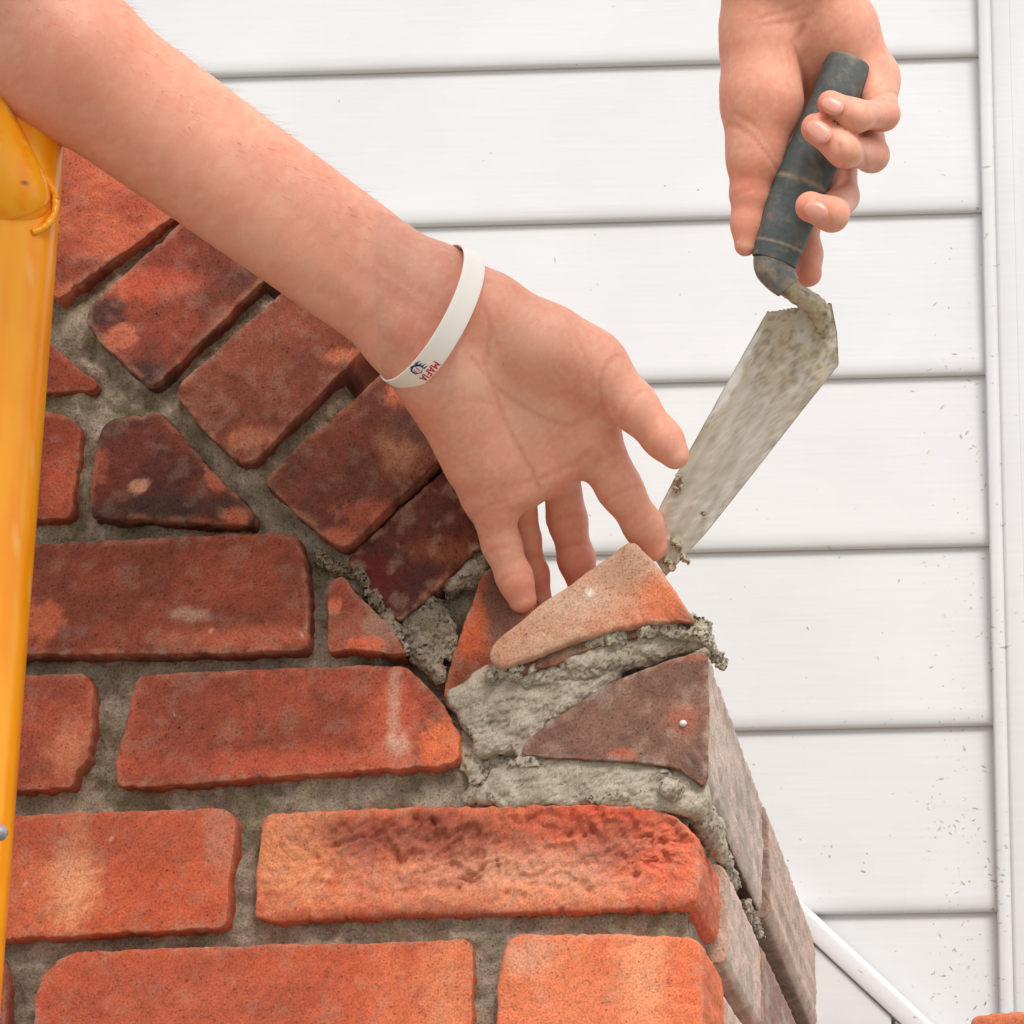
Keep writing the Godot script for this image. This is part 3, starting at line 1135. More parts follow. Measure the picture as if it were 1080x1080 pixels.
		{"px": [[640, 702], [748, 690], [754, 700], [756, 822], [748, 834], [640, 824]], "a": lin(164, 134, 122), "b": lin(142, 112, 104), "seed": 20.0, "plane": 0.0, "z": -0.385, "depth": 0.5, "rough": 0.0014, "ragged": 0.002, "dust": lin(196, 176, 164), "flank": lin(222, 192, 178)},
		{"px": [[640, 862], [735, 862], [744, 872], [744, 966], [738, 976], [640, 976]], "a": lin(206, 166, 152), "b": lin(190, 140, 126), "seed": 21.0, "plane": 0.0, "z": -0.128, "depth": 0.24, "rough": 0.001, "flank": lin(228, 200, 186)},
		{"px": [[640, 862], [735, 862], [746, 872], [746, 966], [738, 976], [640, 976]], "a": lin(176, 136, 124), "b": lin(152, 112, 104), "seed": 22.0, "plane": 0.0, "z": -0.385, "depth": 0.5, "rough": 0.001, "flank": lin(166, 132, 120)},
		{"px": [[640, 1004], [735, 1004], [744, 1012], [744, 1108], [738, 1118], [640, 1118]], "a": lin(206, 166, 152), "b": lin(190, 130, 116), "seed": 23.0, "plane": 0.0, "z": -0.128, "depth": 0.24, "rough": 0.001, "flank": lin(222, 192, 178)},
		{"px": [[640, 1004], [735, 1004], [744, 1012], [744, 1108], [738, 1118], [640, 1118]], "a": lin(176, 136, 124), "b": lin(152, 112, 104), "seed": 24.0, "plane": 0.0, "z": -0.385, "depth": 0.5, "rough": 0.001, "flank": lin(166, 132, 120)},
	]
	# courses that run on below and to the left of what is in view
	for r in 2:
		var y0 := 1146.0 + r * 142.0
		for k in 5:
			var x0 := -290.0 + k * 250.0 - (r % 2) * 120.0
			var x1 := minf(x0 + 234.0, 740.0)
			list.append({"px": [[x0, y0 + 2], [x1, y0], [x1, y0 + 118], [x0, y0 + 120]], "a": org2, "b": red, "seed": 30.0 + r * 7 + k, "depth": 0.07, "fine": 0.4})
	for r in 4:
		var y0 := 575.0 + r * 145.0
		list.append({"px": [[-330, y0 + 8], [-80 - r * 8, y0], [-80 - r * 8, y0 + 116], [-330, y0 + 122]], "a": red, "b": red2, "seed": 50.0 + r, "fine": 0.4})
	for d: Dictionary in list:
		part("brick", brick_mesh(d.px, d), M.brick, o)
	# a white pebble burnt into the wedge
	var ball := SphereMesh.new()
	ball.radius = 0.0021
	ball.height = 0.0036
	ball.radial_segments = 12
	ball.rings = 6
	var peb := part("pebble", ball, M.white, o)
	peb.position += at(720.5, 763, 0.0035)
	# fresh mortar, pushed out of the new joints
	fresh(o, [[[540, 706], [600, 694], [660, 676], [742, 664]], [[560, 718], [620, 704], [690, 684], [738, 674]], [[548, 690], [600, 676], [640, 668]]], [13, 15, 13, 11], -0.005, 0.0024, 0.0009, false, 0.0035)
	fresh(o, [[[620, 676], [680, 668], [730, 660], [746, 662]], [[700, 668], [736, 668]]], [7, 7, 7, 6], 0.002, 0.005, 0.0022)
	fresh(o, [[[486, 738], [520, 722], [560, 716], [600, 700]], [[500, 760], [540, 742], [600, 722], [640, 704]], [[512, 786], [545, 770], [580, 748], [640, 714]], [[540, 780], [556, 770]]], [15, 18, 17, 12], -0.007, 0.0016, 0.0005, false, -0.001)
	fresh(o, [[[560, 742], [640, 712], [740, 690]], [[560, 712], [650, 690], [738, 680]]], [18, 18, 12], -0.032, 0.003, 0.001)
	fresh(o, [[[560, 742], [640, 712], [732, 692]], [[560, 712], [650, 690], [730, 682]]], [20, 20, 12], -0.065, 0.003, 0.001)
	fresh(o, [[[494, 806], [512, 826], [500, 840]], [[512, 796], [540, 812], [566, 828]], [[486, 776], [492, 790], [500, 806]]], [10, 11, 10], -0.014, 0.004, 0.0012)
	fresh(o, [[[508, 842], [545, 838], [600, 836], [680, 840], [734, 848]], [[524, 818], [560, 812], [600, 809], [660, 812], [728, 830]], [[516, 832], [560, 826], [640, 824], [700, 830], [732, 840]]], [8, 15, 16, 16, 15], -0.0075, 0.0014, 0.0004, false, -0.0005)
	fresh(o, [[[520, 712], [545, 706], [562, 704]]], [7, 7, 6], 0.002, 0.004, 0.002)
	for q in [[[520, 838], [530, 846]], [[640, 838], [664, 842]], [[545, 790], [556, 797]], [[497, 770], [503, 780]], [[540, 806], [560, 803], [574, 808]], [[700, 812], [718, 824]], [[612, 842], [630, 843]]]:
		fresh(o, [q], [6, 6, 5], -0.003, 0.003, 0.0014)
	fresh(o, [[[706, 832], [730, 852], [748, 880], [760, 905]], [[722, 838], [740, 862], [756, 890]], [[736, 846], [750, 868]]], [12, 11, 9, 6], -0.008, 0.0024, 0.0009, true)
	# crumbled old mortar beside the broken bricks, and bits of it stuck along the flank
	fresh(o, [[[436, 668], [450, 690], [464, 716]], [[456, 640], [466, 664], [476, 690]], [[478, 618], [500, 600], [520, 590]], [[425, 655], [445, 662], [452, 650]]], [12, 14, 9], -0.0165, 0.004, 0.0014, false, 1e6, "old_mortar")
	fresh(o, [[[340, 588], [352, 598], [362, 604]], [[378, 606], [400, 636], [420, 668], [428, 688]]], [7, 5, 5, 4], -0.008, 0.004, 0.0025, false, 1e6, "old_mortar")
	for q in [[752, 690, -0.03, 7], [760, 700, -0.05, 5], [746, 676, 0.0, 6]]:
		blob(o, [J(q[0], q[1], q[2], q[3]), J(q[0] + q[3] * 0.7, q[1] + q[3] * 0.8, q[2] - 0.004, q[3] * 0.7)], 0.004)
	# course below: mortar squeezed along the flank joint
	for q in [[0.83, -0.14, 9], [0.845, -0.2, 7], [0.85, -0.3, 8], [0.85, -0.36, 10]]:
		var y := lerpf(at(747, 690, 0).y, at(747, 975, 0).y, q[0] * 0.66)
		var x := at(744, 840, 0).x
		var r: float = q[2] * 0.00045
		blob(o, [[Vector3(x - 0.004, y, q[1]), r], [Vector3(x - 0.003, y - 0.004, q[1] - 0.02), r * 0.8]], 0.004)
	var st := start()
	box(st, Vector3(at(-700, 700, 0).x, GROUND_Y, FAR_WALL + 0.01), Vector3(at(738, 1000, 0).x, at(744, 1500, 0).y, -0.03), 0.01)
	part("lower_stack", st.commit(), M.ground, o)


func fresh(o: Node3D, strands: Array, radii: Array, z: float, amp: float, amp2: float, flank := false, press := 1e6, called := "fresh_mortar") -> void:
	var f := Field.new()
	f.kb = 0.006
	f.clip = press
	f.noise = nz
	f.amp = amp
	f.freq = 65.0
	f.amp2 = amp2
	f.freq2 = 330.0
	var lo := Vector3.ONE * 1e6
	var hi := Vector3.ONE * -1e6
	for s: Array in strands:
		var js := []
		for i in s.size():
			var dz: float = z - (0.05 * (s[i][0] - 716.0) / 48.0 if flank else 0.0)
			js.append(J(s[i][0], s[i][1], dz, radii[mini(i, radii.size() - 1)]))
			lo = lo.min(js[-1][0] - Vector3.ONE * 0.016)
			hi = hi.max(js[-1][0] + Vector3.ONE * 0.016)
		f.chain(js)
	var out := fresh_out()
	net(f, lo, hi, 0.0013, fresh_tint if called == "fresh_mortar" else mortar_tint, as_is, out)
	part(called, out_mesh(out), M.fresh if called == "fresh_mortar" else M.mortar, o)


func blob(o: Node3D, js: Array, amp: float) -> void:
	var f := Field.new()
	f.noise = nz
	f.amp = amp
	f.freq = 130.0
	f.amp2 = amp * 0.4
	f.freq2 = 420.0
	f.chain(js)
	var out := fresh_out()
	net(f, (js[0][0] as Vector3).min(js[-1][0]) - Vector3.ONE * 0.012, (js[0][0] as Vector3).max(js[-1][0]) + Vector3.ONE * 0.012, 0.0011, fresh_tint, as_is, out)
	if (out[0] as PackedVector3Array).size() > 10:
		part("fresh_mortar", out_mesh(out), M.fresh, o)


# ---------- the brick that is being laid ----------
func build_cut_brick() -> void:
	var o := thing("cut_brick", "cut wedge of pale orange brick held by the fingertips on fresh mortar", "brick", at(620, 690, -0.02))
	var d := {"a": lin(206, 152, 126), "b": lin(196, 132, 104), "seed": 60.0, "z": 0.011, "depth": 0.1, "rough": 0.0007, "ragged": 0.0011, "round": 0.004, "under": 0.35, "dust": lin(214, 188, 170), "worn": lin(214, 150, 118),
		"patches": [[706, 632, 44, 30, lin(216, 108, 62), 0.6, 0.9], [690, 652, 70, 16, lin(206, 98, 58), 0.6, 0.7], [735, 650, 26, 12, lin(150, 84, 60), 0.5, 0.8], [660, 600, 26, 22, lin(176, 136, 116), 0.6, 0.5], [600, 640, 60, 22, lin(216, 172, 148), 0.8, 0.5], [622, 626, 4, 4, lin(238, 226, 216), 0.3, 0.9]]}
	var px := [[514, 690], [520, 678], [540, 660], [570, 636], [604, 613], [640, 588], [662, 571], [672, 572], [690, 592], [712, 622], [729, 647], [732, 658], [716, 656], [690, 657], [650, 664], [610, 675], [570, 690], [540, 702], [522, 703]]
	part("brick_body", brick_mesh(px, d), M.brick, o)
	# the broken, darker underside
	var e := {"a": lin(128, 100, 86), "b": lin(110, 70, 58), "seed": 61.0, "z": 0.0045, "depth": 0.08, "rough": 0.0022, "ragged": 0.002, "dust": lin(150, 134, 118), "patches": [[566, 700, 26, 10, lin(112, 58, 46), 0.5, 0.8]]}
	var qx := [[518, 696], [545, 690], [600, 668], [660, 655], [728, 650], [722, 664], [690, 668], [650, 676], [610, 688], [590, 700], [560, 710], [530, 710]]
	part("broken_underside", brick_mesh(qx, e), M.brick, o)


func build_far_brick() -> void:
	var o := thing("brick", "small piece of orange brick at the foot of the white corner post", "brick", at(1040, 1085, -0.5))
	var d := {"a": lin(206, 104, 66), "b": lin(180, 84, 56), "seed": 70.0, "z": -0.5, "depth": 0.08, "round": 0.006}
	part("brick_body", brick_mesh([[1024, 1082], [1027, 1072], [1046, 1067], [1110, 1066], [1112, 1170], [1024, 1172]], d), M.brick, o)


# ---------- scaffold ----------
func paint_tint(p: Vector3, _t: float, _a: float) -> Color:
	var c := lin(254, 170, 30).lerp(lin(252, 154, 20), smoothstep(0.4, 0.7, n01(Vector3(p.x * 3.0, p.y * 0.25, p.z * 3.0), 30.0)))
	var scuff := nz.get_noise_3d(p.x * 260.0, p.y * 40.0, p.z * 260.0)
	c = c.lerp(lin(252, 206, 120), smoothstep(0.42, 0.55, scuff) * 0.5)
	var s := nz.get_noise_3dv(p * 190.0)
	if s > 0.63:
		c = lin(120, 86, 40)
	return Color(c.r, c.g, c.b)


func build_scaffold() -> void:
	var top := at(58, -330, 0.15)
	var low := at(-46.5, 990, 0.15)
	var o := thing("scaffold_frame", "yellow painted tubular scaffold frame at the left edge", "scaffold", Vector3(low.x, GROUND_Y, 0.15))
	var r := 49.0 * size_at(at(0, 600, 0.15))
	var axis := (top - low).normalized()
	var p := PackedVector3Array()
	var rad := PackedFloat32Array()
	var bottom := low + axis * ((GROUND_Y - low.y) / axis.y)
	for k in 260:
		p.append(bottom.lerp(top, k / 259.0))
		rad.append(r)
	part("pole", sweep(p, rad, 40, paint_tint), M.paint, o)
	# the brace: a tube whose flattened end is welded against the pole
	var z1 := 0.15 + r * 0.55
	var b := smooth_path([J(-150, -105, z1 + 0.03, 40), J(-90, 8, z1 + 0.022, 41), J(-40, 106, z1 + 0.014, 42), J(-9, 166, z1 + 0.007, 42), J(10, 203, z1 + 0.001, 41), J(16, 219, z1 - 0.004, 38), J(20, 231, z1 - 0.009, 31), J(22, 239, z1 - 0.012, 20)], 10)
	part("brace", sweep(b[0], b[1], 40, paint_tint), M.paint, o)
	var w := PackedVector3Array()
	var wr := PackedFloat32Array()
	for q in [[46, 186], [55, 200], [59, 214], [56, 228], [47, 239], [34, 246]]:
		var dx: float = (q[0] - 3.0) / 49.0
		var f := at(q[0], q[1], 0.15 + r * sqrt(maxf(0.02, 1.0 - minf(dx * dx * 0.55, 0.95))) - 0.004)
		w.append(f)
		wr.append(0.0019)
	var arr := []
	for i in w.size():
		arr.append([w[i], wr[i]])
	var ws := smooth_path(arr, 8)
	part("weld_bead", sweep(ws[0], ws[1], 12, paint_tint, 1.0, Vector3.ZERO, 0.0008), M.paint, o)
	# a coupling pin that sticks out of the pole
	var pin := smooth_path([J(-60, 874, 0.19, 9), J(-6, 878, 0.2, 9), J(3, 878.5, 0.2, 7.5), J(8, 879, 0.2, 2.5)], 5)
	part("locking_pin", sweep(pin[0], pin[1], 16, func(_p, _t, _a): return lin(150, 150, 152)), M.steel, o)


# ---------- trowel ----------
func rubber_tint(p: Vector3, t: float, _a: float) -> Color:
	var c := lin(88, 98, 100).lerp(lin(104, 111, 110), smoothstep(0.4, 0.75, n01(p, 40.0)))
	var dry := lin(176, 158, 132)
	c = c.lerp(dry, smoothstep(0.2, 0.04, t) * smoothstep(0.4, 0.6, n01(p, 75.0)) * 0.7)
	c = c.lerp(dry, smoothstep(0.68, 0.85, n01(p + Vector3(5, 0, 0), 90.0)) * 0.25)
	for line in [0.155, 0.615, 0.865]:
		c = c.lerp(dry, smoothstep(0.006, 0.002, absf(t - line + nz.get_noise_3dv(p * 200.0) * 0.006)) * 0.8)
	return Color(c.r, c.g, c.b)


func build_trowel() -> void:
	var o := thing("trowel", "pointing trowel with grey rubber handle and mortar caked steel blade", "trowel", at(800, 420, 0.0))
	var js := [J(896, 63.5, 0.056, 20), J(895.2, 65.5, 0.056, 23), J(891, 76, 0.056, 24.5), J(881, 104, 0.055, 25), J(868, 138, 0.053, 27), J(853, 175, 0.051, 29), J(839, 210, 0.049, 29), J(828, 240, 0.047, 27.5), J(820, 264, 0.045, 25.5), J(816, 276, 0.044, 24)]
	var hp := smooth_path(js, 9)
	part("handle", sweep(hp[0], hp[1], 36, rubber_tint, 0.8, Vector3(0, 0, 1)), M.rubber, o)
	var fp := smooth_path([J(817, 272, 0.0445, 22.5), J(817, 282, 0.043, 21.5), J(824, 294, 0.041, 18), J(832, 303, 0.039, 14.5)], 8)
	part("ferrule", sweep(fp[0], fp[1], 30, func(p, _t, _a):
		var c := lin(120, 122, 122).lerp(lin(160, 148, 128), smoothstep(0.45, 0.75, n01(p, 90.0)))
		return Color(c.r, c.g, c.b), 0.85, Vector3(0, 0, 1)), M.steel, o)
	var dirty := func(p, _t = 0.0, _a = 0.0):
		var c := lin(186, 172, 144).lerp(lin(138, 120, 94), smoothstep(0.5, 0.8, n01(p, 140.0)))
		return Color(c.r, c.g, c.b)
	var sp := smooth_path([J(829, 300, 0.0395, 13), J(838, 308, 0.037, 11), J(850, 316, 0.033, 11), J(861, 324, 0.028, 11.5), J(867, 336, 0.0225, 10), J(866, 352, 0.019, 6)], 8)
	part("shank", sweep(sp[0], sp[1], 26, dirty, 1.0, Vector3.ZERO, 0.0008), M.steel, o)
	# blade: one sheet of steel, slightly bent, 1.6 mm thick
	var zb := func(x: float, y: float) -> float: return 0.018 - 0.042 * ((y - 320.0) / 285.0) + 0.00002 * (x - 780.0)
	var rows := 110
	var cols := 46
	var lft := [[809, 329], [797, 350], [760, 416], [720, 488], [697, 532], [688, 556], [684, 580]]
	var rgt := [[877, 320], [883, 352], [884.5, 384], [846, 432], [790, 504], [744, 562], [702, 607]]
	var v := PackedVector3Array()
	var c := PackedColorArray()
	for side in 2:
		for r in rows:
			var t := float(r) / (rows - 1) * (lft.size() - 1)
			var k := mini(int(t), lft.size() - 2)
			var l := Vector2(lft[k][0], lft[k][1]).lerp(Vector2(lft[k + 1][0], lft[k + 1][1]), t - k)
			var g := Vector2(rgt[k][0], rgt[k][1]).lerp(Vector2(rgt[k + 1][0], rgt[k + 1][1]), t - k)
			for q in cols:
				var s := float(q) / (cols - 1)
				var w := l.lerp(g, s)
				if r < 3:
					w.y += nz.get_noise_2d(w.x * 12.0, 4.0) * 2.0
				var p := at(w.x, w.y, zb.call(w.x, w.y))
				var film := smoothstep(0.38, 0.62, n01(p, 60.0)) * 0.0004 + maxf(0.0, nz.get_noise_3dv(p * 210.0)) * 0.0007
				p.z += (film if side == 0 else -0.0016)
				v.append(p)
				# worn steel, streaked along the blade; dried mortar by the neck and along the edges
				var along := (w.x - 816.0) * -0.49 + (w.y - 350.0) * 0.87
				var across := (w.x - 816.0) * 0.87 + (w.y - 350.0) * 0.49
				var streak := nz.get_noise_3d(across * 0.09, along * 0.008, 1.0)
				var base := lin(206, 202, 192).lerp(lin(190, 184, 170), smoothstep(-0.3, 0.4, streak))
				var neck := smoothstep(150.0, 0.0, along)
				var crust := n01(Vector3(p.x, p.y * 0.8, 0.3), 75.0)
				base = base.lerp(lin(196, 178, 146), smoothstep(0.4, 0.7, crust + 0.3 * neck - 0.1) * (0.08 + 0.5 * neck))
				var rim := smoothstep(0.16, 0.0, minf(s, 1.0 - s))
				base = base.lerp(lin(140, 124, 98), smoothstep(0.68, 0.85, n01(p + Vector3(2, 0, 0), 150.0) + 0.14 * neck + 0.1 * rim) * (0.1 + 0.42 * maxf(neck, rim)))
				base = base.lerp(lin(120, 106, 86), smoothstep(0.74, 0.84, nz.get_noise_3d(across * 0.12, along * 0.05, 5.0) * 0.8 + 0.5) * (0.1 + 0.3 * neck))
				var wiped := Vector2((across + 14.0) / 8.0, (along - 62.0) / 62.0).length() + nz.get_noise_3d(across * 0.1, along * 0.03, 2.0) * 0.7
				base = base.lerp(lin(232, 231, 228), smoothstep(1.1, 0.5, wiped) * 0.85)
				c.append(Color(base.r, base.g, base.b))
	var idx := grid_index(rows, cols, true)
	var off := rows * cols
	for i in grid_index(rows, cols):
		idx.append(i + off)
	for r in rows - 1:
		for e in [0, cols - 1]:
			var a: int = r * cols + e
			var quad := [a, a + cols, a + off, a + cols, a + cols + off, a + off]
			if e > 0:
				quad.reverse()
			idx.append_array(quad)
	for q in cols - 1:
		for e in [0, rows - 1]:
			var a: int = e * cols + q
			var quad := [a, a + off, a + 1, a + 1, a + off, a + 1 + off]
			if e > 0:
				quad.reverse()
			idx.append_array(quad)
	part("blade", build(v, idx, c), M.blade, o)
	# crumbs of mortar stuck to the blade
	for q in [[715, 505, 5.5, 3], [713, 512, 4, 2], [712, 570, 5, 4], [721, 588, 5, 2], [706, 592, 5, 3], [742, 540, 3, 2]]:
		var f := Field.new()
		f.noise = nz
		f.amp = 0.003
		f.freq = 150.0
		f.amp2 = 0.0015
		f.freq2 = 420.0
		var a := J(q[0], q[1], zb.call(q[0], q[1]) + 0.001, q[2] * 0.75)
		f.chain([a, J(q[0] + q[3], q[1] + q[3] * 2.0, zb.call(q[0], q[1]) + 0.001, q[2] * 0.6)])
		var out := fresh_out()
		net(f, a[0] - Vector3.ONE * 0.012, a[0] + Vector3.ONE * 0.012, 0.0011, dirty, as_is, out)
		if (out[0] as PackedVector3Array).size() > 10:
			part("mortar_crumb", out_mesh(out), M.fresh, o)


# ---------- the person ----------
var spots := []      # [world position, radius, colour multiplier, strength]
var buckets := {}    # skin creases [a, b, depth, width] by square centimetre of world x, y


func spot(x: float, y: float, z: float, r: float, c: Color, k: float) -> void:
	var p := at(x, y, z)
	spots.append([p, r * size_at(p), c, k])


func crease(pts: Array, z: float, depth: float, width: float) -> void:
	depth *= 0.6
	for i in pts.size() - 1:
		var a := at(pts[i][0], pts[i][1], z)
		var b := at(pts[i + 1][0], pts[i + 1][1], z)
		var lo := Vector2(minf(a.x, b.x), minf(a.y, b.y)) - Vector2.ONE * width * 3.5
		var hi := Vector2(maxf(a.x, b.x), maxf(a.y, b.y)) + Vector2.ONE * width * 3.5
		for gx in range(floori(lo.x * 100.0), floori(hi.x * 100.0) + 1):
			for gy in range(floori(lo.y * 100.0), floori(hi.y * 100.0) + 1):
				var key := Vector2i(gx, gy)
				if not buckets.has(key):
					buckets[key] = []
				buckets[key].append([a, b, depth, width])


func crease_depth(p: Vector3) -> float:
	var h := 0.0
	for c in buckets.get(Vector2i(floori(p.x * 100.0), floori(p.y * 100.0)), []):
		var a: Vector3 = c[0]
		var b: Vector3 = c[1]
		var w: float = c[3]
		var ab := Vector2(b.x - a.x, b.y - a.y)
		var ap := Vector2(p.x - a.x, p.y - a.y)
		var t := clampf(ap.dot(ab) / ab.length_squared(), 0.0, 1.0)
		var d := (ap - ab * t).length()
		if d < w * 3.0 and absf(p.z - lerpf(a.z, b.z, t)) < 0.04:
			h = maxf(h, (c[2] as float) * exp(-d * d / (w * w)))
	return h


func skin_shape(p: Vector3, n: Vector3) -> Array:
	var lump := 0.0006
	var q := p * 34.0
	p += n * nz.get_noise_3dv(q) * lump * 0.5
	if n.z > -0.2:
		var h0 := crease_depth(p)
		var e := 0.0006
		var gx := (crease_depth(p + Vector3(e, 0, 0)) - h0) / e
		var gy := (crease_depth(p + Vector3(0, e, 0)) - h0) / e
		var g := Vector3(gx, gy, 0)
		g -= n * n.dot(g)
		p -= n * h0
		n = (n + g * 0.9).normalized()
	return [p, n]


func skin_tint(p: Vector3, _n: Vector3) -> Color:
	var c := lin(234, 172, 146).lerp(lin(227, 157, 131), n01(p, 30.0))
	c = c.lerp(lin(226, 172, 146), smoothstep(0.55, 0.8, n01(p + Vector3(3, 0, 0), 75.0)) * 0.5)
	c = c.lerp(lin(224, 148, 124), smoothstep(0.5, 0.85, n01(p + Vector3(0, 5, 0), 60.0)) * 0.3)
	c = c.lerp(lin(244, 200, 178), smoothstep(0.5, 0.8, n01(p + Vector3(7, 0, 0), 190.0)) * 0.22)
	c = c.lerp(lin(218, 130, 106), smoothstep(0.55, 0.85, n01(p + Vector3(0, 7, 0), 210.0)) * 0.2)
	for s in spots:
		var d := (p - (s[0] as Vector3)).length() / (s[1] as float)
		if d < 1.6:
			c = c.lerp(s[2], exp(-d * d * 2.0) * (s[3] as float))
	var h := crease_depth(p)
	c = c.lerp(lin(190, 104, 84), clampf(h / 0.0008, 0.0, 1.0) * 0.3)
	return Color(c.r, c.g, c.b)


func left_arm() -> Field:
	var f := Field.new()
	f.kb = 0.016
	f.kp = 0.012
	# forearm: two strands, radius side above and ulna side below
	f.chain([J(-70, -75, 0.19, 60), J(98, 33, 0.165, 38), J(464, 303, 0.08, 33)])
	f.chain([J(-92, -42, 0.195, 64), J(75, 64, 0.168, 55), J(446, 332, 0.08, 40)])
	f.chain([J(-115, -10, 0.2, 60), J(53, 92, 0.165, 40), J(432, 362, 0.078, 33)])
	# hand: metacarpals, heel and ball of the thumb
	f.chain([J(466, 300, 0.08, 36), J(512, 334, 0.07, 37), J(618, 450, 0.03, 31)])
	f.chain([J(455, 330, 0.078, 36), J(500, 355, 0.066, 36), J(585, 488, 0.022, 28)])
	f.chain([J(440, 350, 0.078, 36), J(482, 380, 0.066, 36), J(550, 510, 0.02, 27)])
	f.chain([J(430, 364, 0.078, 35), J(466, 402, 0.068, 35), J(514, 518, 0.024, 26)])
	f.chain([J(520, 332, 0.076, 32), J(580, 362, 0.066, 34), J(624, 385, 0.056, 33)])
	f.chain([J(468, 400, 0.073, 31), J(504, 484, 0.04, 29)])
	# thumb, index, middle, ring, little finger
	f.chain([J(622, 384, 0.055, 33), J(668, 428, 0.046, 24.5), J(700, 464, 0.04, 19.5), J(712, 480, 0.038, 15)], 1)
	f.chain([J(624, 462, 0.022, 29), J(654, 516, 0.006, 22.5), J(679, 555, -0.008, 19.5), J(688, 576, -0.016, 16.5)], 2)
	f.chain([J(590, 495, 0.01, 21), J(598, 548, -0.02, 19.5), J(608, 590, -0.034, 18), J(613, 614, -0.042, 15)], 3)
	f.chain([J(546, 512, 0.01, 19), J(553, 566, -0.02, 15.5), J(563, 606, -0.034, 14.5), J(569, 630, -0.04, 13)], 4)
	f.chain([J(516, 528, 0.02, 22), J(529, 575, 0.004, 19), J(543, 610, -0.004, 17.5), J(551, 632, -0.009, 15)], 5)
	return f


func right_arm() -> Field:
	var f := Field.new()
	f.kb = 0.014
	f.kp = 0.010
	f.chain([J(790, -420, 0.13, 54), J(788, -200, 0.11, 44), J(800, -30, 0.075, 36)])
	f.chain([J(850, -420, 0.13, 54), J(852, -200, 0.11, 42), J(846, -28, 0.07, 34)])
	# ball of the thumb, heel of the hand, palm behind the handle
	f.chain([J(800, -30, 0.075, 36), J(801, 40, 0.062, 38), J(803, 105, 0.058, 39), J(796, 165, 0.054, 27)])
	f.chain([J(846, -28, 0.07, 34), J(876, 30, 0.048, 36), J(913, 84, 0.036, 32)])
	f.chain([J(830, 0, 0.06, 40), J(850, 70, 0.03, 38), J(866, 110, 0.016, 32), J(850, 168, 0.0, 26)])
	f.chain([J(886, 28, 0.045, 36), J(905, 90, 0.02, 28), J(886, 146, 0.0, 24)])
	# thumb, then little, ring, middle and index finger
	f.chain([J(796, 160, 0.054, 26), J(791, 204, 0.049, 19.5), J(788, 236, 0.046, 15.5), J(786, 259, 0.045, 11.5)], 1)
	f.chain([J(920, 84, 0.035, 26), J(931, 120, 0.056, 16.5), J(903, 122, 0.084, 15.5), J(876, 109, 0.085, 14)], 2)
	f.chain([J(905, 118, 0.012, 23), J(919, 163, 0.042, 17), J(890, 158, 0.079, 17), J(861, 136, 0.081, 16.5)], 3)
	f.chain([J(882, 150, 0.0, 22), J(887, 207, 0.03, 17), J(877, 226, 0.066, 16.5), J(855, 218, 0.075, 16.5)], 4)
	f.chain([J(852, 172, 0.0, 22), J(846, 232, 0.012, 18), J(849, 268, 0.018, 17), J(852, 288, 0.022, 15)], 5)
	return f


func nail(o: Node3D, c: Vector3, along: Vector3, up: Vector3, len: float, wid: float, rad: float) -> void:
	var f := along.normalized()
	var n := (up - f * up.dot(f)).normalized()
	var w := f.cross(n)
	var v := PackedVector3Array()
	var rows := 14
	var cols := 15
	for r in rows:
		var t := float(r) / (rows - 1) * 2.0 - 1.0
		for q in cols:
			var s := float(q) / (cols - 1) * 2.0 - 1.0
			# a rounded rectangle: squeeze the corners in
			var sx := s * sqrt(1.0 - 0.55 * t * t)
			var tx := t * sqrt(1.0 - 0.45 * s * s)
			var a := sx * wid * 0.5 / rad
			var edge := maxf(absf(s), absf(t))
			var lift := 0.00012 - smoothstep(0.7, 1.0, edge) * 0.0009
			v.append(c + f * tx * len * 0.5 + w * sin(a) * rad + n * (cos(a) * rad - rad + lift - t * t * 0.0003))
	part("fingernail", build(v, grid_index(rows, cols)), M.nail, o)


